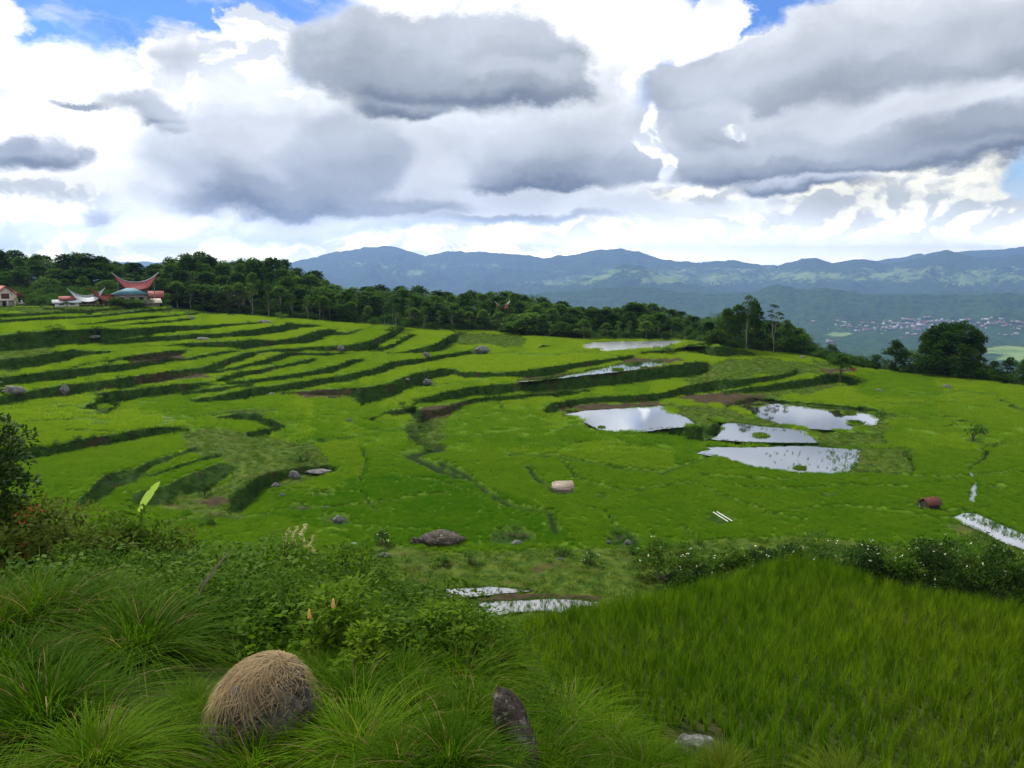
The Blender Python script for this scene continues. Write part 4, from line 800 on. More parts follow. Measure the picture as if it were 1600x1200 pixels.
for k, (u, vt) in enumerate([(1420, 545), (1455, 560), (1520, 560), (1545, 575), (1500, 572), (1435, 570)]): solo('low0', u, 590, vt, 'dark shrubby tree filling the foot of the dome-shaped mass', rd=1.5 + k % 3 * 2, wide=1.3, group='shrubby trees at the foot of the dome')
for k, (u, vt) in enumerate([(515, 470), (500, 462), (528, 468), (615, 462), (640, 465), (318, 452), (345, 462), (305, 470), (420, 455)]): solo('slender%d' % (k % 2), u, 0, vt, 'slim pale-trunked tree at the front edge of the forest', rd=2, wide=.8, group='pale-trunked trees at the forest edge')
# undergrowth of the forest floor: one mass
uq = []
for _ in range(4200):
    u = rnd.uniform(-90, 1680); p = beyond(u, rnd.uniform(0 if u > 300 else 9, 46) if u < 1270 or u > 1350 else rnd.uniform(0, 10)); uq.append(tuple(p))
for _ in range(45): u = rnd.uniform(176, 256); uq.append(tuple(beyond(u, rnd.uniform(.5, 4))))
for _ in range(40): u = rnd.uniform(40, 95); uq.append(tuple(beyond(u, rnd.uniform(3, 8))))
ug = [proto('undergrowth_clump', *crownmesh([(rr2.normal() * .8, rr2.normal() * .8, .5 + rr2.random() * 1.1, .8, .8) for _ in range(6)], 60, .26, 300 + k), M_LEAF[0]) for k, rr2 in [(k, np.random.default_rng(300 + k)) for k in range(3)]]
scatter('forest_undergrowth', uq, upright(len(uq), .05), RNG.uniform(.35, 1.15, len(uq)), ug)
# shrubs standing alone on banks (pixel, height in px)
SH = [(610,522,12,'round bush at the top end of a terrace bank'),(700,540,16,'bush on the bank right of the grey boulder field'),(665,553,10,'dark bush at the head of the gully'),(586,548,14,'bush beside the boulder in the middle terrace bank'),(1041,553,16,'round grey-green bush in front of the far pond'),(1004,555,8,'small ragged shrub left of the bush by the far pond'),(470,720,14,'round green bush beside the rocks above the near field'),
 (122,692,10,'small dark bush on the long bank at left'),(88,697,8,'tiny bush on the long bank'),(655,672,10,'bush in the central gully'),(665,700,10,'dark bush lower in the central gully'),(650,690,12,'leafy bush at the bend of the gully'),(690,728,7,'small bush on the ridge below the gully'),(1520,692,26,'small crooked tree alone in the right-hand rice field'),(1412,712,10,'dark bush on the ditch right of the lower pond'),(630,636,9,'little dark shrub standing on a terrace corner'),
 (1090,676,10,'bush at the left end of the pond dyke'),(1075,690,10,'clump of weeds below the walled pond'),(1226,640,6,'shrub on the far shore of the upper pond'),(180,640,12,'bush at the curved bank in the left field'),(92,520,13,'wide bush on the upper left bank'),(150,524,14,'rounded dark bush on the upper left bank'),(30,530,12,'dark bush at the left of the broad scrubby bank'),(105,478,9,'dark bush in front of the red roofed shed'),(440,500,12,'yellow-green bush at the forest edge'),
 (320,775,14,'dark bush under the lower left terrace'),(1333,583,8,'reddish bush right of the spreading tree')]
red_leaf = leafmat('red_leaf', (.12, .015, .01), (.25, .04, .02), tr=.3)
sbv = [proto('shrub_proto', *crownmesh([(rr2.normal() * .5, rr2.normal() * .5, .35 + rr2.random() * .8, .5, .8) for _ in range(9)], 46, .2, 320 + k), M_LEAF[(1, 0, 2)[k]]) for k, rr2 in [(k, np.random.default_rng(320 + k)) for k in range(3)]]
stemv = catl([tube([(0, 0, -.2), (.1 * math.sin(a * 2), .1 * math.cos(a), .5), (.4 * math.cos(a), .4 * math.sin(a), 1.0)], [.05, .035, .015], 5) for a in range(0, 6)])
stem_p = proto('stem_proto', *stemv, M_BARK)
for k, (u, v, hp, lb) in enumerate(SH):
    p = gp(u, v); h = ztop(p, v - hp); tr_ = 'tree' in lb; e = empty('shrub' if not tr_ else 'tree', p, k * 1.7, label=lb, cat='tree' if tr_ else 'bush'); s_ = h / 1.55; wd = 1.35 if 'wide' in lb or 'round' in lb else 1.0; e.scale = (s_ * wd, s_ * wd, s_)
    f_ = sbv[(k % 2) if 'yellow' not in lb and 'grey-green' not in lb else 2].copy(); f_.name = 'foliage'; COL.objects.link(f_); f_.parent = e
    if 'reddish' in lb: f_.data = f_.data.copy(); f_.data.materials[0] = red_leaf
    if tr_: f_.location = (0, 0, .35); f_.scale = (.8, .8, .8)
    st = stem_p.copy(); st.name = 'stem'; COL.objects.link(st); st.parent = e
# ------------------------------------------------------------------ village
def flat(name, c, rough=.7, spec=.2, var=.15, scale=2.0):
    return simple(name, tuple(x * (1 - var) for x in c), tuple(min(1, x * (1 + var)) for x in c), scale, rough, spec)
M_WALL = flat('plaster_cream', (.62, .56, .45)); M_WHITE = flat('plaster_white', (.72, .72, .70)); M_RED = flat('roof_red', (.24, .06, .052)); M_RED2 = flat('roof_faded_red', (.33, .09, .085)); M_TIN = flat('roof_tin', (.42, .46, .50), .5, .4)
M_TEAL = flat('roof_teal', (.08, .20, .26)); M_DARK = flat('dark_opening', (.02, .018, .016)); M_WOOD = flat('carved_wood', (.10, .045, .03)); M_WOOD2 = flat('weathered_wood', (.22, .18, .14), var=.3, scale=4)
def boxm(x0, x1, y0, y1, z0, z1):
    return [(x, y, z) for x in (x0, x1) for y in (y0, y1) for z in (z0, z1)], [(0, 1, 3, 2), (4, 6, 7, 5), (0, 4, 5, 1), (2, 3, 7, 6), (0, 2, 6, 4), (1, 5, 7, 3)]
def part(name, shapes, mat, parent, **k): v, f = catl(shapes); return mesh_obj(name, v, f, mat, parent=parent, **k)
def gable(x0, x1, y0, y1, z0, zr, axis='x', th=.15):
    """pitched roof slab with eaves, ridge along axis"""
    if axis == 'x': pr = [(y0, z0), ((y0 + y1) / 2, zr), (y1, z0), (y1, z0 + th), ((y0 + y1) / 2, zr + th), (y0, z0 + th)]; V = [(x, a, b) for x in (x0, x1) for a, b in pr]
    else: pr = [(x0, z0), ((x0 + x1) / 2, zr), (x1, z0), (x1, z0 + th), ((x0 + x1) / 2, zr + th), (x0, z0 + th)]; V = [(a, y, b) for y in (y0, y1) for a, b in pr]
    Fc = [(0, 1, 7, 6), (1, 2, 8, 7), (2, 3, 9, 8), (3, 4, 10, 9), (4, 5, 11, 10), (5, 0, 6, 11), (0, 5, 4, 1), (1, 4, 3, 2), (6, 7, 10, 11), (7, 8, 9, 10)]; return V, Fc
def facing(p, extra=0): return math.atan2(-p.x, p.y) + extra        # local -Y looks at the viewer's side
def villsite(u, rd): return beyond(u, rd)
def saddle_house(u, rd, v_eave, v_horn, length, label, roofm, ridgem, rz, wid=3.2, body=True, floor_h=2.2):
    p = villsite(u, rd); e = empty('saddle_roof_house', p, facing(p, rz), label=label, cat='house'); zh = ztop(p, v_horn); ze = ztop(p, v_eave); Lr = length / 2; Le = Lr * .56; zr = ze + (zh - ze) * .42
    n = 24; V = []; Vr = []
    for k in range(n + 1):
        s_ = -1 + 2 * k / n; c = abs(s_) ** 2.2; rz_ = zr + (zh - zr) * c; ez = ze + (zh - ze) * .16 * c; w0 = wid / 2 * (1 - .35 * c)
        for sg in (-1, 1): V += [(s_ * (Lr * .5 + Le * .5), sg * w0 * .5, (rz_ * .5 + ez * .5)), (s_ * Le, sg * w0, ez)]
        V += [(s_ * Lr, 0, rz_)]; V += [(s_ * Lr, 0, rz_ - .25)]; Vr += [(s_ * Lr * 1.01, a, rz_ + b) for a, b in ((-.22, -.06), (-.22, .14), (.22, .14), (.22, -.06))]
    Fc = []
    for k in range(n):
        a = k * 6; b = a + 6; Fc += [(a + 1, a, b, b + 1), (a, a + 4, b + 4, b), (a + 4, a + 2, b + 2, b + 4), (a + 2, a + 3, b + 3, b + 2)]
    part('roof', [(V, Fc)], roofm, e, smooth=False)
    Fr = []
    for k in range(n):
        a = 4 * k; b = a + 4
        for i in range(4): Fr.append((a + i, a + (i + 1) % 4, b + (i + 1) % 4, b + i))
    part('ridge', [(Vr, Fr)], ridgem, e)
    gb = []
    for sg in (-1, 1): gb.append(([(sg * Le * .96, -wid * .36, ze + .1), (sg * Le * .96, wid * .36, ze + .1), (sg * (Lr * .9), 0, zr + (zh - zr) * .62), (sg * Le * .9, 0, zr)], [(0, 1, 2), (0, 2, 3), (1, 3, 2), (0, 3, 1)]))
    v, f = [], []
    for a, b in gb: o = len(v); v += a; f += [tuple(i + o for i in q) for q in b]
    mesh_obj('gable', v, f, M_WOOD, parent=e)
    bl = Le * .82; bh = min(floor_h, ze * .45)
    part('wall', [boxm(-bl, bl, -wid * .33, wid * .33, bh, ze + .25)], M_WOOD, e)
    [part('window', [boxm(x - .35, x + .35, -wid * .33 - .04, -wid * .33 + .02, bh + (ze - bh) * .35, bh + (ze - bh) * .8)], M_DARK, e) for x in (-bl * .5, 0, bl * .5)]
    [part('stilt', [boxm(x - .14, x + .14, y - .14, y + .14, -.6, bh)], M_WOOD2, e) for x in np.linspace(-bl * .9, bl * .9, 4) for y in (-wid * .28, wid * .28)]
    for sg in (-1, 1): part('post', [tube([(sg * Lr * .78, 0, -.6), (sg * Lr * .78, 0, zr + (zh - zr) * .5)], [.13, .1], 6)], M_WOOD2, e)
    return e
saddle_house(137, 5, 471, 450.5, 8.6, 'house with a pale tin saddle roof curving up to two sharp horns', M_TIN, M_TIN, .05, 4.4)
saddle_house(172, 7, 470, 449.5, 9.5, 'low house with a bright red saddle roof next to the teal roof', M_RED, M_RED, .35, 3.6)
saddle_house(215, 16, 452, 426, 11.5, 'tall house with a faded red saddle roof and pale curved ridge', M_RED2, M_TIN, .1, 4.6)
def plain_house(u, rd, wd, dp, v_eave, v_ridge, label, wallm, roofm, rz=0, axis='x', name='house', windows=3, hip=False):
    p = villsite(u, rd); e = empty(name, p, facing(p, rz), label=label, cat='house'); ze = ztop(p, v_eave); zr = ztop(p, v_ridge)
    part('wall', [boxm(-wd / 2, wd / 2, -dp / 2, dp / 2, -.6, ze)] , wallm, e)
    if hip: part('roof', [([(-wd / 2 - .6, -dp / 2 - .6, ze), (wd / 2 + .6, -dp / 2 - .6, ze), (wd / 2 + .6, dp / 2 + .6, ze), (-wd / 2 - .6, dp / 2 + .6, ze), (-wd * .12, 0, zr), (wd * .12, 0, zr)], [(0, 1, 5, 4), (1, 2, 5), (2, 3, 4, 5), (3, 0, 4), (3, 2, 1, 0)])], roofm, e)
    else: part('roof', [gable(-wd / 2 - .6, wd / 2 + .6, -dp / 2 - .6, dp / 2 + .6, ze - .1, zr, axis)], roofm, e)
    if not hip and axis == 'y': part('gable', [([(-wd / 2, -dp / 2 + .02, ze), (wd / 2, -dp / 2 + .02, ze), (0, -dp / 2 + .02, zr - .1), (-wd / 2, -dp / 2 + .3, ze), (wd / 2, -dp / 2 + .3, ze), (0, -dp / 2 + .3, zr - .1)], [(0, 1, 2), (3, 5, 4), (0, 2, 5, 3), (1, 4, 5, 2)])], wallm, e)
    for k in range(windows):
        x = (-.5 + (k + .5) / windows) * wd * .9; w_ = part('window', [boxm(x - .5, x + .5, -dp / 2 - .05, -dp / 2 + .02, ze * .38, ze * .78)], M_DARK, e); part('frame', [boxm(x - .6, x + .6, -dp / 2 - .03, -dp / 2 + .01, ze * .34, ze * .38), boxm(x - .6, x + .6, -dp / 2 - .03, -dp / 2 + .01, ze * .78, ze * .82)], M_WHITE, w_)
    return e
plain_house(205, 9, 7.5, 6, 459.5, 450, 'house under a teal hipped roof in front of the tall saddle house', M_WOOD2, M_TEAL, .1, hip=True)
plain_house(237, 8, 5.5, 5, 464, 455.5, 'small house with a brick-red roof right of the teal roof', M_WOOD, M_RED, 0)
plain_house(228, 3, 6.5, 3.4, 473, 467.5, 'open shed with a patched pale tin roof below the red roofs', M_WOOD2, M_WALL, .15, windows=1, name='shed')
plain_house(105, 4, 5.4, 4.6, 472.5, 469, 'white shed with a low tin eave and a small red top roof', M_WHITE, M_TIN, 0, name='shed', windows=2)
p = villsite(105, 4.2); e = tag(mesh_obj('upper_roof', *gable(-1.8, 1.8, -1.6, 1.6, ztop(p, 468.5), ztop(p, 463.5)), M_RED)); e.location = p; e.rotation_euler.z = facing(p); 
shed = [o for o in bpy.data.objects if o.name.startswith('shed') and 'white shed' in o.get('label', '')][0]; e.parent = shed; e.location = (0, 0, 0); e.rotation_euler.z = 0
plain_house(366, 12, 6.5, 5, 456, 449, 'house with a grey-green tin roof half hidden among the forest trees', M_WOOD2, flat('roof_greygreen', (.25, .33, .28)), 0, windows=1)
saddle_house(785, 16, 482, 471, 5.2, 'tiny red and white saddle roofed house deep in the dark forest', M_RED2, M_WHITE, .3, 3.0)
# the big white house at the left edge
p = villsite(13, 3); e = empty('white_house', p, facing(p, .25), label='two-storey white house with red roofs and a brown front window at the left edge', cat='house'); e.scale = (.82, .82, .82); h1 = ztop(p, 462) / .82; h2 = ztop(p, 447) / .82
part('wall', [boxm(-4.6, 2.2, -3, 4, -.6, h1)], M_WALL, e)
part('gable', [([(-4.6, -3.02, h1), (2.2, -3.02, h1), (-1.2, -3.02, h2 - .2), (-4.6, -2.8, h1), (2.2, -2.8, h1), (-1.2, -2.8, h2 - .2)], [(0, 1, 2), (3, 5, 4), (0, 2, 5, 3), (1, 4, 5, 2)])], M_WALL, e)
part('roof', [gable(-5.1, 2.7, -3.6, 4.5, h1 - .2, h2, 'y')], M_RED2, e)
part('side_roof', [([(2.2, -2.6, h1 + .4), (6.8, -2.6, h1 - 1.7), (6.8, 4, h1 - 1.7), (2.2, 4, h1 + .4), (.4, -2.4, h2 - .6), (.4, 3.6, h2 - .6)], [(0, 1, 2, 3), (0, 3, 5, 4), (0, 4, 1), (3, 2, 5), (4, 5, 2, 1)])], M_RED, e)
part('side_wing', [boxm(2.2, 6.2, -2.2, 3.6, -.6, h1 - 1.6)], M_WHITE, e)
part('annexe', [boxm(6.2, 9.2, -2.4, 2, -.6, h1 - 1.5), boxm(5.9, 9.6, -2.8, 2.4, h1 - 1.5, h1 - 1.2)], M_WHITE, e)
w_ = part('window', [boxm(-2.6, -.2, -3.08, -2.98, h1 - .9, h1 + .8)], M_WOOD, e); part('frame', [boxm(-2.7, -2.6, -3.1, -2.98, h1 - 1.0, h1 + .9), boxm(-.2, -.1, -3.1, -2.98, h1 - 1.0, h1 + .9)], M_WHITE, w_)
part('window', [boxm(2.6, 3.2, -2.26, -2.18, 1.0, 2.0), boxm(3.8, 4.4, -2.26, -2.18, 1.0, 2.0), boxm(7.2, 7.8, -2.46, -2.38, 1, 2.0)], M_DARK, e)
part('pilaster', [boxm(.9, 1.3, -3.15, -3.0, 0, h2 - 1.6), boxm(1.5, 1.9, -3.15, -3.0, 0, h2 - 2)], flat('plaster_warm', (.66, .55, .36)), e)
part('porch', [boxm(-4.9, 1.2, -4.4, -3.0, 1.9, 2.05), boxm(-4.8, -4.6, -4.3, -4.1, -.6, 1.9), boxm(-1.2, -1, -4.3, -4.1, -.6, 1.9), boxm(.9, 1.1, -4.3, -4.1, -.6, 1.9)], M_WHITE, e); part('door', [boxm(-2.4, -1.4, -3.08, -2.98, -.2, 1.6)], M_DARK, e)
# ------------------------------------------------------------------ the distant town: one small mesh per colour, many separate houses
tm = []
TW = flat('town_wall', (.42, .41, .40)); TR = flat('town_roof', (.36, .33, .33))
for k, (wc, rc) in enumerate([(TW, M_TIN), (TW, M_RED2), (M_WOOD2, TR), (TR, M_RED), (TW, TR)]):
    v1, f1 = boxm(-.5, .5, -.4, .4, -.3, .45); v2, f2 = gable(-.56, .56, -.46, .46, .43, .72, 'x', .04); v, f = catl([(v1, f1), (v2, f2)]); tm.append(proto('town_house_proto', v, f, mats=[wc, rc], fmat=[0] * len(f1) + [1] * len(f2), mat=None))
CLUS = [(1400, 511, 40, 6, 60), (1440, 506, 45, 4, 90), (1500, 512, 60, 5, 55), (1570, 508, 40, 4, 35), (1325, 508, 20, 5, 12), (1350, 516, 40, 4, 16), (1430, 525, 25, 3, 8), (1230, 505, 60, 8, 6), (1300, 535, 20, 4, 4), (1600, 520, 60, 8, 10)]
for (cu, cv, ru, rv, n) in CLUS:
    for _ in range(n):
        p = fp(cu + rnd.gauss(0, ru * .5), min(max(cv + rnd.gauss(0, rv * .6), 495), 545)); s_ = rnd.uniform(9, 24); o = rnd.choice(tm).copy(); o.name = 'town_house'; COL.objects.link(o); o.location = (p.x, p.y, p.z + s_ * .1); o.rotation_euler.z = rnd.random() * 3.14; o.scale = (s_ * rnd.uniform(.8, 1.6), s_, s_ * rnd.uniform(.6, 1.0))
        tag(o, 'small pale building in the distant town on the valley floor', 'house', 'buildings of the distant town')
# ------------------------------------------------------------------ rocks
def rockmesh(seed, sx=1, sy=1, sz=.7, n=26, rough_=.42):
    V = []; Fc = []; r = np.random.default_rng(seed); ofs = r.random(3) * 50; m_ = n // 2
    for j in range(m_ + 1):
        for i in range(n):
            th = math.pi * j / m_; ph = 6.28318 * i / n; d = np.array([math.sin(th) * math.cos(ph), math.sin(th) * math.sin(ph), math.cos(th)])
            k = 1 + rough_ * 2 * (float(fbm(d[0] * 1.3 + ofs[0] + d[2], d[1] * 1.3 + ofs[1] + d[2] * .7, 4, 7)) - .5) + rough_ * .5 * (float(fbm(d[0] * 5 + ofs[0], d[1] * 5 + d[2] * 5, 2, 8)) - .5)
            V.append((d[0] * k * sx * .5, d[1] * k * sy * .5, d[2] * k * sz * .5))
    for j in range(m_):
        for i in range(n): Fc.append((j * n + i, (j + 1) * n + i, (j + 1) * n + (i + 1) % n, j * n + (i + 1) % n))
    return V, Fc
def rock_mat(name, a, b_, c_, s1=2.5):
    m, T_, b = material(name, .92, .1); tc_ = T_.new('ShaderNodeTexCoord').outputs['Object']
    c = T_.mix(T_.mapr(T_.noise(tc_, s1, 6, .65), .35, .65), a, b_); c = T_.mix(T_.mapr(T_.noise(tc_, s1 * 5, 5, .7), .55, .62), c, c_); T_.put(b.inputs['Base Color'], c)
    bp = T_.new('ShaderNodeBump'); bp.inputs['Strength'].default_value = .9; bp.inputs['Distance'].default_value = .06; T_.put(bp.inputs['Height'], T_.noise(tc_, s1 * 4, 6, .65)); T_.l.new(bp.outputs[0], b.inputs['Normal']); return m
M_ROCK = rock_mat('rock_grey', (.06, .06, .057), (.21, .21, .20), (.26, .27, .28)); M_ROCKD = rock_mat('rock_dark', (.028, .024, .020), (.085, .070, .058), (.20, .19, .17))
rocks = [proto('rock_proto', *rockmesh(400 + k), M_ROCK) for k in range(4)]
RK = [(752,550,28,14,'wide grey boulder on the edge of the large middle field'),(668,600,18,12,'pointed grey boulder beside the middle bank'),(460,748,22,18,'upright grey boulder above the near left field'),(494,738,50,7,'long low rock shelf right of the upright boulder'),(430,761,16,9,'small grey rock left of the upright boulder'),(441,776,12,8,'small dark rock below the upright boulder'),
 (474,797,18,6,'flat dark rock half sunk in the rice'),(509,794,11,5,'little grey stone in the rice next to the flat dark rock'),(528,815,22,13,'round grey boulder alone in the near rice'),(650,850,22,16,'rounded brown boulder at the left end of the rock ledge'),(690,848,66,17,'long dark slab sloping down to the right'),(598,870,28,10,'grey rock at the rim of the muddy puddle'),(806,850,22,8,'pale flat rock below the pitted mound'),
 (981,850,14,9,'grey rock in the bushy hollow'),(951,849,9,7,'smaller rock left of the rock in the bushy hollow'),(875,876,13,7,'pale stone below a small bush at the field edge'),(100,614,16,15,'pale lumpy rock on the left terrace bank'),(296,499,20,8,'grey boulder on the upper terraces'),(318,532,28,7,'low grey rock bank in the upper terraces'),(412,505,28,7,'dark boulders edge at the end of the upper strip'),
 (532,547,14,11,'grey boulder with an upright stone in the terrace bank'),(666,558,16,12,'dark blocky rock at the head of the gully'),(412,556,9,5,'small dark stone at the bank end'),(545,658,14,6,'pale grey stone in the middle left rice'),(424,617,14,5,'grey rock at the foot of the terrace bank'),(22,615,36,16,'long dark sloping rock at the left edge'),(1374,612,12,6,'small grey stone in the field under the spreading tree'),
 (1479,607,16,8,'slanting grey rock near the right forest edge'),(1254,560,12,6,'dark rock at the ridge end'),(150,528,22,6,'pale stones among the scrub of the upper left bank'),(635,594,14,5,'pale tuff rock on the bank top')]
for k, (u, v, wp_, hp, lb) in enumerate(RK):
    p = gp(u, v); sc_m = p.length / F * (.72 if k not in (10,) else 1); o = rocks[k % 4].copy(); o.name = 'boulder'; COL.objects.link(o); o.location = (p.x, p.y, p.z + hp * sc_m * .28); o.scale = (wp_ * sc_m, wp_ * sc_m * .7, hp * sc_m * 1.8); o.rotation_euler = (0, .0, facing(p) + (k * .7 % .6 - .3)); tag(o, lb, 'rock')
    if k in (9, 10, 6): o.data = o.data.copy(); o.data.materials[0] = M_ROCKD
# big boulder in the foreground with dead grass over it
def rest(u, v, dz=0): p = np_(u, v); return Vector((p.x, p.y, p.z + dz))
pb = rest(408, 1188); sc_m = pb.length / F; BW, BH = 130 * sc_m, 188 * sc_m
bo = mesh_obj('boulder', *rockmesh(421, BW * 1.05, BW * .95, BH * .92, n=64, rough_=.3), rock_mat('rock_lichen', (.030, .027, .023), (.16, .15, .13), (.27, .26, .235), 6.5), smooth=True); bo.location = pb + Vector((-.02, .1, BH * .20)); bo.rotation_euler = (0, .34, .2); tag(bo, 'big lichen-spotted boulder in the foreground with dead grass over its top', 'rock')
# straw strands follow the boulder's rounded top
r = np.random.default_rng(5); V = []; Fc = []
for i in range(3600):
    ph = r.normal(2.9, .85) if r.random() < .9 else r.random() * 6.28; th0 = abs(r.normal(.3, .4)); th1 = th0 + r.uniform(.2, .8 if ph < 3.9 else .3); b0 = len(V); wd = r.uniform(.0022, .005); lift = r.uniform(.0, .09); cur = r.normal(0, .55)
    for k in range(7):
        t = k / 6; th = th0 + (th1 - th0) * t; p2 = ph + cur * t; kk = 1.07 + lift * math.sin(t * 3.0) + r.uniform(0, .015)
        d = Vector((math.sin(th) * math.cos(p2) * BW * .55, math.sin(th) * math.sin(p2) * BW * .52, math.cos(th) * BH * .5)) * kk; sd_ = Vector((-math.sin(p2), math.cos(p2), 0)) * wd * (1 - .7 * t)
        V += [tuple(d - sd_), tuple(d + sd_)]
    for k in range(6): Fc.append((b0 + 2 * k, b0 + 2 * k + 1, b0 + 2 * k + 3, b0 + 2 * k + 2))
hay = mesh_obj('dead_grass', V, Fc, leafmat('straw', (.17, .125, .07), (.42, .34, .22), tr=.25, pos=2.0)); hay.location = bo.location; hay.rotation_euler = bo.rotation_euler; tag(hay, 'straw-coloured dead grass draped over the top of the big boulder', 'grass')
p2 = rest(806, 1165); sc_m = p2.length / F; b2 = mesh_obj('boulder', *rockmesh(433, 50 * sc_m, 60 * sc_m, 130 * sc_m, n=48, rough_=.25), M_ROCKD, smooth=True); b2.location = p2 + Vector((0, .05, 16 * sc_m)); b2.rotation_euler = (0, -.32, 0); tag(b2, 'tall narrow dark boulder leaning at the edge of the rice shelf', 'rock')
p3 = rest(1082, 1172); sc_m = p3.length / F; b3 = mesh_obj('stone', *rockmesh(437, 60 * sc_m, 40 * sc_m, 26 * sc_m, n=30), M_ROCK, smooth=True); b3.location = p3 + Vector((0, 0, .06)); tag(b3, 'pale flat stone in a gap of the foreground rice', 'rock')
# ------------------------------------------------------------------ foreground grass tussocks
M_TUSS = leafmat('tussock_leaf', (.024, .078, .003), (.090, .170, .007), tr=.45, pos=.9, rough=.6, spec=.12, dead=.05, vary=.25); M_TUSY = leafmat('tussock_leaf_yellow', (.05, .09, .008), (.12, .16, .018), tr=.4, pos=.5, spec=.05)
def tussock(seed, n=800):
    a = blades(int(n * .7), .34, 1.0, .019, .35, 1.0, 7, seed, hv=.35, out=1.3); b = blades(int(n * .3), .2, 1.05, .018, .18, .45, 6, seed + 1, hv=.3); c = blades(220, .4, .6, .014, .6, 1.0, 5, seed + 2, out=1.0); return cat([a, b, c])
tp_ = [proto('tussock_proto', *tussock(500 + 10 * k), M_TUSS) for k in range(4)]
TS = [(60,1000,190,'broad tussock at the left edge, highest of the big grass clumps'),(140,985,150,'tussock crowning the left grass mound'),(215,1040,200,'large drooping tussock hanging over bare soil at left'),(20,1075,150,'tussock at the left edge in the middle of the slope'),(-20,1010,160,'tussock cut by the left edge above the others'),(70,1165,230,'big spreading tussock in the bottom left corner'),(150,1215,170,'tussock at the bottom edge right of the corner one'),
 (300,1125,105,'small tussock left of the straw-covered boulder'),(345,1180,150,'tussock at the foot of the straw-covered boulder'),(400,1235,190,'tussock at the bottom edge below the straw-covered boulder'),(250,1200,140,'thin tussock between the corner grass and the boulder'),(550,1120,150,'tussock just right of the big boulder'),(560,1200,190,'tussock at the bottom edge right of the big boulder'),(630,1090,140,'tussock in the middle of the right foreground grass'),
 (650,1160,170,'full tussock in the centre of the foreground grass'),(720,1085,150,'tussock under the orange-flowered shrub'),(735,1150,150,'tussock against the leaning dark boulder'),(700,1220,170,'tussock at the bottom edge left of the leaning boulder'),(760,1050,110,'tussock at the brow above the leaning boulder'),(480,905,95,'arching fountain of grass on the far brow of the slope'),(620,1225,150,'low tussock on the bottom edge of the central grass'),(590,1060,110,'small tussock beyond the central grass'),(500,1060,90,'thin tussock behind the big boulder'),
 (885,1160,150,'soft tussock on the rice shelf right of the leaning boulder'),(950,1190,130,'tussock on the shelf beside the foreground rice'),(850,1215,150,'tussock at the bottom edge under the leaning boulder'),(1000,1225,120,'tussock at the bottom edge in front of the rice')]
for k, (u, v, wp_, lb) in enumerate(TS):
    p = rest(min(max(u, -60), 1650), min(v, 1290)); sc_m = p.length / F * math.cos(.4); s_ = wp_ * sc_m / 1.68; o = tp_[k % 4].copy(); o.name = 'grass_tussock'; COL.objects.link(o); o.location = p + Vector((0, 0, -.02)); o.scale = (s_, s_, s_ * .95); o.rotation_euler = (0, 0, k * 2.4); tag(o, lb, 'grass clump', 'grass tussocks of the foreground')
ty = proto('tussock_proto', *tussock(560, 700), M_TUSY)
for k, (u, v, wp_, lb) in enumerate([(1130,1225,80,'yellowish tussock below the pale stone'),(1320,1262,100,'dull green tussock at the bottom edge farther right')]):
    p = rest(u, v); s_ = wp_ * p.length / F / 1.5; o = ty.copy(); o.name = 'grass_tussock'; COL.objects.link(o); o.location = p; o.scale = (s_, s_, s_ * .9); o.rotation_euler = (0, 0, k * 2); tag(o, lb, 'grass clump', 'grass tussocks of the foreground')
# ------------------------------------------------------------------ creepers and weeds on the slope
M_WEED = leafmat('weed_leaf', (.014, .046, .004), (.050, .100, .007), tr=.3, pos=.4, spec=.12, rough=.6); M_WEED2 = leafmat('weed_leaf_light', (.030, .085, .006), (.085, .150, .010), tr=.35, pos=.4)
def weed(seed, n=260, size=.075, h=.45):
    r = np.random.default_rng(seed); lum = [(r.normal() * .35, r.normal() * .35, .25 + r.random() * .3) for _ in range(5)]; C = []
    for i in range(n):
        x, y, q = lum[r.integers(5)]; d = r.normal(size=3); d /= np.linalg.norm(d); d[2] = abs(d[2]); C.append((x + d[0] * q, y + d[1] * q, d[2] * h * (q / .4)))
    return leaves(np.array(C), size, seed, up=1.2, aspect=.62)
wp = [proto('weed_patch', *weed(600 + k, 420, .062 + .018 * (k % 2), .46), M_WEED if k < 3 else M_WEED2) for k in range(5)]
onL = (DL <= .0) & (YY > 9.5) & (XX / np.maximum(YY, 1) > -.75)
def lpts(mask, dens):
    jj, ii = np.nonzero(mask); k = RNG.poisson(dens * .0625, len(jj)); jj = np.repeat(jj, k); ii = np.repeat(ii, k); xs = gx[ii] + RNG.random(len(ii)) * .25; ys = gy[jj] + RNG.random(len(ii)) * .25; zs, a, b = near_z(xs, ys); return np.stack([xs, ys, zs], 1)
Q = lpts(onL & ((YY > 11.5) | (XX > -2.0) & (YY > 10)), 4.2); m_ = fbm(Q[:, 0] * .35, Q[:, 1] * .35, 3, 77)
scatter('creeper_leaves', Q, upright(len(Q), .2), RNG.uniform(.7, 1.5, len(Q)) * (.6 + m_), wp, idx=np.where(m_ + RNG.normal(0, .08, len(Q)) > .56, RNG.integers(3, 5, len(Q)), RNG.integers(0, 3, len(Q))))
sg = [proto('slope_tuft', *blades(46, .16, .4, .010, .5, .7, 4, 620 + k, out=2.0), M_TUSS if k < 2 else M_TUSY) for k in range(3)]
Q = lpts((DL <= .6) & (YY < 12.5) & (YY > 3) & (XX / np.maximum(YY, 1) > -.8), 4.5); scatter('slope_grass', Q, upright(len(Q), .2), RNG.uniform(.3, .8, len(Q)), sg, idx=RNG.choice(3, len(Q), p=[.45, .4, .15]))
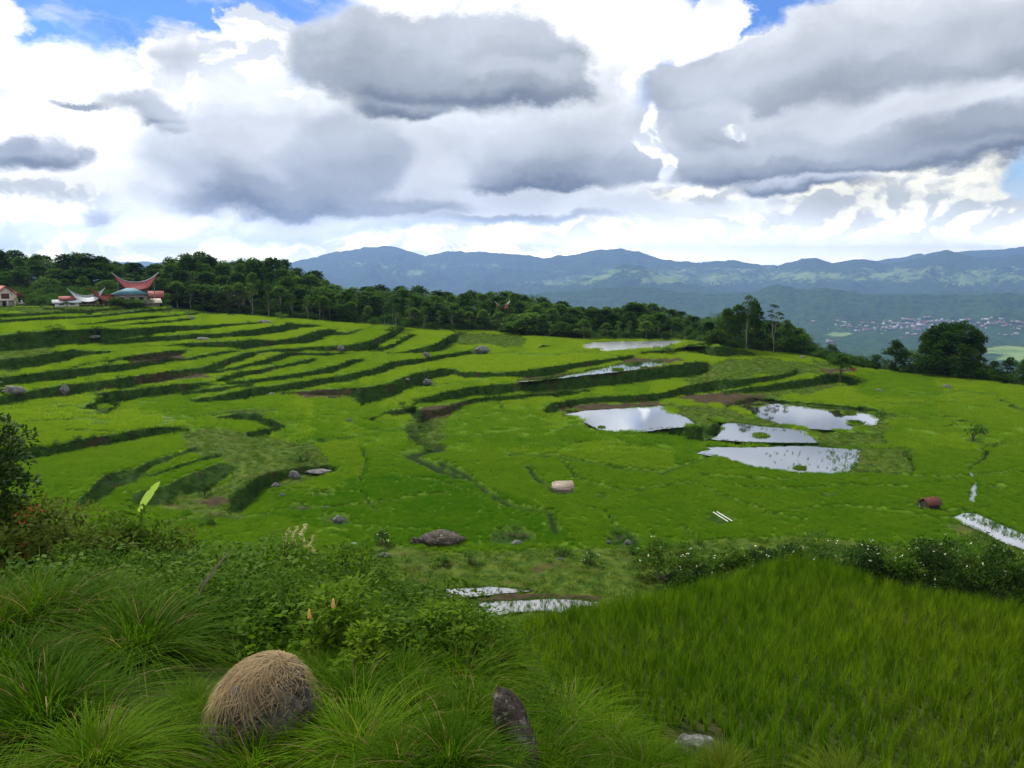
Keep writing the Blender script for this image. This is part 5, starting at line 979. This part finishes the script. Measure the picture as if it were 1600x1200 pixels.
Q = lpts((DL <= .2) & (YY > 10) & (XX / np.maximum(YY, 1) > -.75), 2.2); scatter('slope_grass', Q, upright(len(Q), .25), RNG.uniform(.7, 1.8, len(Q)), sg, idx=RNG.choice(3, len(Q), p=[.5, .4, .1]))
Q = lpts((DL > .2) & (DL < 3.2) & (YY < 30), 9); scatter('slope_grass', Q, upright(len(Q), .35), RNG.uniform(.7, 1.6, len(Q)), sg)
Q = lpts((DL > .0) & (DL < 2.2) & (YY > 9) & (YY < 30), 4); scatter('creeper_leaves', Q, upright(len(Q), .3), RNG.uniform(.5, 1.0, len(Q)), wp[:3])
# ------------------------------------------------------------------ bushes of the slope
def bush(label, u, v, wpx, hpx, leafsz, mat, n=16, per=130, seed=0, asp=.5, name='bush', cat_='bush', fr=rest, extra=None, depth=.8, group=None):
    p = fr(u, v); sc_m = p.length / F; W, H = wpx * sc_m, hpx * sc_m / .93; r = np.random.default_rng(seed); cl = []
    for i in range(n):
        x = r.uniform(-.5, .5); top = 1 - (2 * abs(x)) ** 2.3 * .75 + r.uniform(-.18, .1); cl.append((x * W, r.uniform(-.5, .5) * W * depth, H * top * r.uniform(.35, .92), min(W, H * 1.3) * r.uniform(.16, .26), .85))
    e = empty(name, p, facing(p), label=label, cat=cat_, group=group); v_, f_ = crownmesh(cl, per, leafsz, seed, asp); mesh_obj('foliage', v_, f_, mat, parent=e)
    sp_ = [tube([(c[0] * .15, c[1] * .15, -.15), (c[0] * .6, c[1] * .6, c[2] * .5), (c[0], c[1], c[2])], [.03 + .01 * W, .02, .008], 5) for c in cl[:9]]; v_, f_ = catl(sp_); mesh_obj('stems', v_, f_, M_BARK, parent=e)
    if extra: extra(e, cl, r, sc_m, W, H)
    return e
M_BUSH = leafmat('bush_leaf', (.022, .062, .006), (.070, .135, .010), tr=.3, pos=.4, spec=.12, rough=.6); M_BUSHD = leafmat('bush_leaf_deep', (.010, .032, .005), (.036, .080, .008), tr=.25, pos=.4, vary=.2); M_BUSHO = leafmat('bush_leaf_olive', (.040, .070, .012), (.10, .135, .022), tr=.28, pos=.4, spec=.12, rough=.6)
M_FRESH = leafmat('fresh_leaf', (.045, .115, .008), (.115, .19, .012), tr=.4, pos=.4); M_REDB = leafmat('red_bract', (.22, .02, .012), (.42, .06, .03), tr=.3); M_WF = leafmat('white_flower', (.55, .56, .46), (.75, .76, .66), tr=.3); M_ORF = leafmat('orange_flower', (.50, .33, .15), (.66, .47, .24), tr=.4)
def reds(spots):
    def f(e, cl, r, s, W, H):
        for (dx, dz, q) in spots:
            C = np.array([[dx * s, -.3 * W * .3, dz * s]]) + r.normal(size=(26, 3)) * q * s * .35; v_, f_ = leaves(C, .12, int(r.integers(999)), up=.8, aspect=.4); mesh_obj('red_bracts', v_, f_, M_REDB, parent=e)
    return f
bush('leafy shrub with clusters of red bracts on the left slope', 95, 905, 190, 104, .17, M_BUSHO, 34, 110, 700, .5, extra=reds([(-27, 102, 16), (-40, 64, 14), (-38, 50, 10), (10, 50, 8)]))
bush('dark shrub in the left corner beside the red-bracted one', 8, 905, 90, 84, .14, M_BUSH, 20, 100, 701)
bush('bushy shrub with pale new shoots right of the red-bracted one', 205, 905, 120, 98, .15, M_BUSH, 26, 100, 702)
bush('low rounded bush between the pale-shooted shrub and the small pool', 265, 900, 80, 70, .11, M_BUSHO, 16, 110, 703)
def palm_leaf(e, cl, r, s, W, H):
    for k in range(16):
        a = r.random() * 6.28; L = W * .42 * r.uniform(.6, 1.1); z0 = H * r.uniform(.45, .8); tip = (math.cos(a) * L, math.sin(a) * L, z0 + H * r.uniform(.05, .3)); mesh_obj('leaf_stalk', *tube([(0, 0, z0 * .8), tip], [.012, .006], 4), M_FRESH, parent=e) if k < 6 else None
bush('slender shrub with drooping compound leaves beyond the dead sticks', 365, 895, 105, 96, .13, M_LEAF[1], 22, 90, 704, .32, extra=palm_leaf)
bush('low green bush on the far brow under the pale plumes', 440, 915, 90, 72, .09, M_FRESH, 14, 110, 705)
bush('tangled bush on the brow right of the fountain grass', 560, 945, 110, 84, .09, M_BUSH, 18, 120, 706)
bush('leafy weeds thicket below the dead sticks', 330, 985, 130, 84, .075, M_BUSH, 20, 150, 707)
bush('dark creeping thicket behind the left tussocks', 150, 945, 230, 66, .08, M_BUSH, 26, 150, 708)
bush('dense creeper mound behind the straw-covered boulder', 455, 1010, 150, 100, .08, M_BUSH, 24, 150, 709)
def trumpets(spots):
    def f(e, cl, r, s, W, H):
        for (dx, dz) in spots:
            n = 8; V = []; Fc = []
            for k, (z, q) in enumerate([(0, .008), (-.04, .018), (-.09, .026), (-.12, .030)]):
                for i in range(n): a = i / n * 6.283; V.append((dx * s + q * math.cos(a), -W * .4 + q * math.sin(a), dz * s + z * 1.1))
            for k in range(3):
                for i in range(n): Fc.append((k * n + i, k * n + (i + 1) % n, (k + 1) * n + (i + 1) % n, (k + 1) * n + i))
            mesh_obj('trumpet_flower', V, Fc, M_ORF, parent=e)
    return f
bush('light green shrub with hanging orange trumpet flowers at the right brow', 688, 1050, 80, 92, .13, M_FRESH, 20, 70, 710, .36, extra=trumpets([(-30, 44), (-12, 36), (18, 50)]))
bush('tall leafy shrub with two pale orange flowers in the middle of the slope', 545, 1040, 130, 118, .14, M_FRESH, 24, 80, 711, .38, extra=trumpets([(-18, 126), (-50, 114)]))
bush('yellow-green sapling in front of the tall flowering shrub', 580, 1070, 80, 70, .12, M_FRESH, 14, 80, 712, .4)
bush('brushy weeds at the brow between the shrub and the small ponds', 630, 990, 100, 42, .09, M_BUSH, 18, 110, 713)
bush('small bright green plants among the sticks at left', 390, 1000, 60, 55, .09, M_FRESH, 10, 70, 714)
# dry sticks, plumes, tall stems
def stick(label, pts_px, rad_, name='dead_branch', mat=None, fr=None):
    base = rest(*pts_px[0]); y = base.y - .5; P_ = []
    for (u, v) in pts_px: a, b, c = ray(u, v); t = (y - (v < pts_px[0][1]) * .0) / b; P_.append((t * a, y, t * c))
    P_[0] = (base.x, base.y - .5, base.z + .1); o = [Vector(p) - base for p in P_]; m = mesh_obj(name, *tube(o, [rad_ * (1 - .6 * k / (len(o) - 1)) for k in range(len(o))], 5), mat or M_WOOD2, smooth=True); m.location = base; return tag(m, label, 'stick')
stick('long bare stick leaning right over the creepers', [(255, 985), (290, 940), (320, 908), (352, 868)], .028)
stick('thin bare stick crossing the long leaning one', [(286, 998), (300, 955), (318, 915), (358, 862)], .022)
stick('pale upright dry stalk in the middle of the slope', [(506, 962), (504, 930), (500, 905)], .014, 'dry_stalk', M_WALL)
stick('pale dry stalk standing at the edge of the rice shelf', [(748, 1000), (750, 975), (752, 958)], .014, 'dry_stalk', M_WALL)
M_PLUME = leafmat('plume', (.38, .34, .26), (.62, .58, .46), tr=.4)
for k, (u, vt, vb) in enumerate([(447, 828, 912), (459, 824, 912), (472, 820, 914), (484, 836, 914), (440, 846, 910)]):
    p = rest(u, vb); H = (vb - vt) * p.length / F; e = empty('grass_plume', p, 0, label='pale feathery grass plume on the far brow of the slope', cat='grass plume', group='pale grass plumes on the brow')
    mesh_obj('stem', *tube([(0, 0, -.1), (.03, 0, H * .5), (.1, 0, H)], [.008, .006, .003], 4), M_FRESH, parent=e); r = np.random.default_rng(k); t = r.random(90); C = np.stack([.1 * (.6 + .4 * t) + r.normal(size=90) * .02, r.normal(size=90) * .02, H * (.62 + .38 * t)], 1); v_, f_ = leaves(C, .10, k, up=.1, aspect=.18); mesh_obj('plume', v_, f_, M_PLUME, parent=e)
# white-flowered shrubs along the foot of the shelf
def whites(e, cl, r, s, W, H):
    C = []
    for c in cl:
        for _ in range(1): d = r.normal(size=3); d /= np.linalg.norm(d); d[2] = abs(d[2]); b_ = np.array(c[:3]) + d * c[3] * 1.15; C += [b_ + r.normal(size=3) * .07 for _ in range(3)]
    v_, f_ = leaves(np.array(C), .13, 5, up=2, aspect=.8); mesh_obj('white_flowers', v_, f_, M_WF, parent=e)
WS = [(1045,905,90,62),(1085,925,60,45),(1215,912,80,62),(1270,912,80,55),(1310,915,85,66),(1360,920,80,58),(1400,925,85,66),(1450,928,90,72),(1505,930,85,84),(1545,934,80,62),(1590,938,90,70),(1640,940,90,66),(1150,905,70,48)]
PW_ = ['first white-flowered bush at the left end of the row behind the rice','low flowering weeds beside the first bush of the row','dark bush with white flowers behind the left flank of the rice brow','white-flecked bush just right of the rice brow','bush with pale blossom tips in the row, right of the brow','broad bush in the middle of the flowering row','dark bush right of the middle of the flowering row','bush with scattered white flowers before the tall one','tallest dark bush of the flowering row','bush between the tallest one and the right edge','bush in the flowering row cut by the right edge','last bush of the row beyond the right edge','small white-flowered bush left of the rice brow']
for k, (u, v, a_, b_) in enumerate(WS): bush(PW_[k], u, v, a_ * 1.15, b_ * .92, .22, M_BUSHD if k % 3 else M_BUSH, 22, 260, 730 + k, .55, fr=gp, extra=whites, name='flowering_bush', group='white-flowered bushes in a row')
for k, (u, v, a_, b_, lb) in enumerate([(595,850,24,22,'flowering weed clump above the muddy puddle'),(735,880,26,20,'thin weed clump left of the brown field edge'),(880,868,20,14,'dark little bush at the lower edge of the rice'),(995,865,16,12,'dark bush by the pitted hollow'),(970,840,36,14,'grassy hummock bush around the hidden rock'),(800,835,40,14,'scrubby hummock above the pale flat rock'),(925,880,22,16,'flowering weed right of the little dark bush'),(320,822,20,14,'dark bush in the ditch below the bare earth'),(690,885,20,14,'weed tuft below the long dark slab')]):
    bush(lb, u, v, a_, b_, .2, M_LEAF[1], 8, 50, 760 + k, .5, fr=gp, extra=whites if 'flower' in lb else None)
# banana plant: its topmost leaf is lit, painted in as a paler colour
def banana_leaf(p0, p1, wd, mat, parent, seed):
    r = np.random.default_rng(seed); n = 14; V = []; Fc = []; p0 = Vector(p0); p1 = Vector(p1); d = p1 - p0; sd_ = d.cross(Vector((0, 1, .3))).normalized()
    for k in range(n + 1):
        t = k / n; c = p0 + d * t + Vector((0, 0, -.12 * t * t * d.length)); w_ = wd * math.sin(math.pi * min(1, .06 + t * .93)) ** .6 * (1 - .25 * (r.random() < .2)); V += [tuple(c - sd_ * w_ + Vector((0, .1 * w_, .25 * w_))), tuple(c), tuple(c + sd_ * w_ + Vector((0, .1 * w_, .25 * w_)))]
    for k in range(n):
        a = 3 * k; Fc += [(a, a + 1, a + 4, a + 3), (a + 1, a + 2, a + 5, a + 4)]
    return mesh_obj('leaf', V, Fc, mat, parent=parent)
M_BANL_LIT = leafmat('banana_leaf', (.20, .34, .06), (.30, .42, .12), tr=.4, pos=.3); pbn = gp(222, 838); e = empty('banana_plant', pbn, facing(pbn), label='banana plant showing one bright upright leaf above the bushes', cat='plant'); k_ = pbn.length / F
mesh_obj('stem', *tube([(0, 0, -.2), (0, 0, 22 * k_), (.1, 0, 40 * k_)], [.16, .13, .07], 8), M_FRESH, parent=e)
banana_leaf((-2 * k_, 0, 36 * k_), (27 * k_, 0, 82 * k_), 5.2 * k_, M_BANL_LIT, e, 1)
for a, b, c, q in ((-28, 10, 40, 4), (20, -10, 34, 4), (-50, 20, 50, 3.4), (10, 20, 46, 4)): banana_leaf((0, 0, 28 * k_), (a * k_, b * k_, c * k_), q * k_, M_FRESH, e, int(a + 60))
# tree at the left edge
def edge_tree():
    p = rest(-22, 902); h = ztop(p, 562); r = np.random.default_rng(801); cl = []
    for i in range(46):
        z = h * r.uniform(.15, 1); q = (1.2 if z < h * .8 else .8); cl.append((r.uniform(-q, q * .85), r.uniform(-1, 1), z, .45, .85))
    e = empty('edge_tree', p, facing(p), label='dark leafy tree cut by the left edge of the view', cat='tree'); v_, f_ = crownmesh(cl, 260, .14, 801, .5); mesh_obj('crown', v_, f_, leafmat('edge_leaf', (.012, .034, .008), (.036, .075, .014), tr=.25, pos=.3, spec=.35), parent=e)
    mesh_obj('trunk', *catl([tube([(0, 0, -.3), (-.1, 0, h * .5), (-.05, 0, h * .95)], [.16, .12, .04], 7)] + [tube([(-.08, 0, c[2] * .7), (c[0], c[1], c[2])], [.04, .015], 5) for c in cl[:12]]), M_BARK, parent=e)
edge_tree()
# ------------------------------------------------------------------ huts, poles, pond plants
def ground_obj(name, u, v, rz, label, cat_): p = gp(u, v); return empty(name, p, facing(p) + rz, label=label, cat=cat_), p.length / F
e, k_ = ground_obj('field_hut', 880, 768, .12, 'small open field hut with a pale bleached flat roof among the rice', 'hut'); M_THATCH = simple('bleached_thatch', (.20, .165, .125), (.38, .33, .26), 7, .9, .05, .6)
part('roof', [([(-17 * k_, -9 * k_, 7 * k_), (17 * k_, -9 * k_, 7.4 * k_), (16 * k_, 12 * k_, 13.5 * k_), (-10 * k_, 12 * k_, 13 * k_), (-17 * k_, 12 * k_, 10.5 * k_), (-17 * k_, -9 * k_, 7.8 * k_), (17 * k_, -9 * k_, 8.2 * k_), (16 * k_, 12 * k_, 14.3 * k_), (-10 * k_, 12 * k_, 13.8 * k_), (-17 * k_, 12 * k_, 11.3 * k_)], [(0, 4, 3, 2, 1), (5, 6, 7, 8, 9), (0, 1, 6, 5), (1, 2, 7, 6), (2, 3, 8, 7), (3, 4, 9, 8), (4, 0, 5, 9)])], M_THATCH, e)
for sx in (-13, 13):
    for sy in (-7, 9): part('post', [tube([(sx * k_, sy * k_, -.3), (sx * k_, sy * k_, (8 + (sy > 0) * 4) * k_)], [.05, .05], 6)], M_WOOD2, e)
part('floor', [boxm(-13 * k_, 13 * k_, -7 * k_, 9 * k_, 1.5 * k_, 2.1 * k_)], M_WOOD2, e); part('fence_rail', [boxm(-13 * k_, 13 * k_, -7.4 * k_, -6.9 * k_, 3.5 * k_, 4.2 * k_)], M_WOOD2, e)
part('side_mat', [boxm(-19 * k_, -13 * k_, -7 * k_, 4 * k_, 6.4 * k_, 7.2 * k_)], M_WOOD, e)
e, k_ = ground_obj('red_roofed_hut', 1452, 794, -.75, 'small dark slatted hut with a rusty red roof beside the narrow ditch', 'hut'); M_RUST = simple('rusty_roof', (.07, .024, .02), (.15, .05, .04), 4, .8, .2, .3)
part('roof', [gable(-10 * k_, 10 * k_, -12 * k_, 13 * k_, 6.5 * k_, 15 * k_, 'y', .06)], M_RUST, e); part('wall', [boxm(-8 * k_, 8 * k_, -9 * k_, 10 * k_, -.3, 6.7 * k_)], M_DARK, e)
for q in range(5): part('slat', [boxm(-8.5 * k_, 8.5 * k_, -9.6 * k_, -9.1 * k_, (1 + q * 1.6) * k_, (1.8 + q * 1.6) * k_)], M_WOOD2, e)
part('gable_slat', [boxm(-5.5 * k_, 5.5 * k_, -9.7 * k_, -9.2 * k_, 8.6 * k_, 9.4 * k_), boxm(-3 * k_, 3 * k_, -9.7 * k_, -9.2 * k_, 10.6 * k_, 11.4 * k_)], M_WOOD2, e)
for q, (a, b) in enumerate([((1114, 806), (1137, 820)), ((1120, 805.5), (1144, 819.5))]):
    p, p2_ = gp(*a), gp(*b); o = mesh_obj('bamboo_pole', *tube([Vector((0, 0, .42)), Vector((p2_.x - p.x, p2_.y - p.y, .36))], [.045, .045], 6), M_WHITE, smooth=True); o.location = p; tag(o, 'pale pole lying across the dark pit, %s of the two' % ('lower and left' if q == 0 else 'upper and right'), 'pole')
e, k_ = ground_obj('bamboo_rack', 264, 664, 0, 'thin pale bamboo rack at the end of the long bank', 'rack')
for q, sx in enumerate((-5, 5)): part('post', [tube([(sx * k_, 0, -.2), (sx * k_, 0, 11 * k_)], [.03, .03], 5)], M_TIN, e)
part('rail', [tube([(-8 * k_, 0, 12.5 * k_), (6 * k_, 0, 9.5 * k_)], [.035, .035], 5)], M_WALL, e)
# islets in the ponds
M_ISL = leafmat('islet_grass', (.04, .09, .01), (.10, .15, .015), tr=.3)
for k, (u, v, wx, lb, pn) in enumerate([(1188, 681, 24, 'low grassy islet in the middle pond', 'middle'), (1250, 732, 21, 'round olive islet in the lower pond', 'lower'), (1327, 646, 20, 'flat weedy islet near the far shore of the upper pond', 'upper'), (1337, 662, 25, 'long grassy islet at the right end of the upper pond', 'upper'), (940, 668, 14, 'small bushy islet at the lower left of the walled pond', 'walled'), (882, 650, 10, 'weed clump in the left corner of the walled pond', 'walled'), (1007, 575, 14, 'dark weed islet in the long flooded terrace', 'flooded'), (965, 578, 18, 'flat islet on the silver strip of the flooded terrace', 'flooded'), (1000, 541, 5, 'dark stump in the far pond', 'shaded')]):
    a, b, c = ray(u, v); t = PZ[pn] / c; p = Vector((t * a, t * b, PZ[pn])); s_ = wx * p.length / F; r = np.random.default_rng(820 + k); e = empty('grass_islet', p, facing(p), label=lb, cat='islet'); V_, F_ = rockmesh(830 + k, s_, s_ * .8, s_ * .28, 18); mesh_obj('mud_mound', V_, F_, M_GROUND, parent=e, smooth=True)
    C = r.normal(size=(500, 3)) * [.2, .16, 0] * s_ + [0, 0, s_ * .06]; v_, f_ = leaves(C, s_ * .13, k, up=.3, aspect=.3, nrm=np.tile([0, 0, 1.4], (500, 1))); mesh_obj('grass', v_, f_, M_ISL, parent=e)
wq = []
def wplants(poly, n, z):
    us = [p[0] for p in poly]; vs = [p[1] for p in poly]; c = 0
    while c < n:
        u = rnd.uniform(min(us), max(us)); v = rnd.uniform(min(vs), max(vs))
        if inpoly(np.array([u]), np.array([v]), poly)[0]: a, b, cc_ = ray(u, v); t = z / cc_; wq.append((t * a, t * b, z)); c += 1
wplants([(1195,705),(1330,703),(1342,722),(1310,738),(1240,735),(1195,722)], 46, PZ['lower']); wplants([(1290,702),(1345,702),(1342,722),(1322,740),(1298,738)], 150, PZ['lower']); wplants([(1500,806),(1600,850),(1600,838),(1520,803)], 150, PZ['channel']); wplants([(1100,659),(1260,676),(1200,672)], 16, PZ['middle'])
wplants(PONDS['reedy'], 160, PZ['reedy']); wplants([(840,590),(985,566),(1040,563),(1035,570),(960,580),(880,586)], 420, PZ['flooded']); wplants(PONDS['front'], 30, PZ['front'])
wpp = [proto('water_plant', *blades(9, .1, .34, .03, .35, .3, 2, 840 + k), M_BANK) for k in range(3)]
scatter('water_plants', wq, upright(len(wq), .15), RNG.uniform(.5, 1.35, len(wq)), wpp)
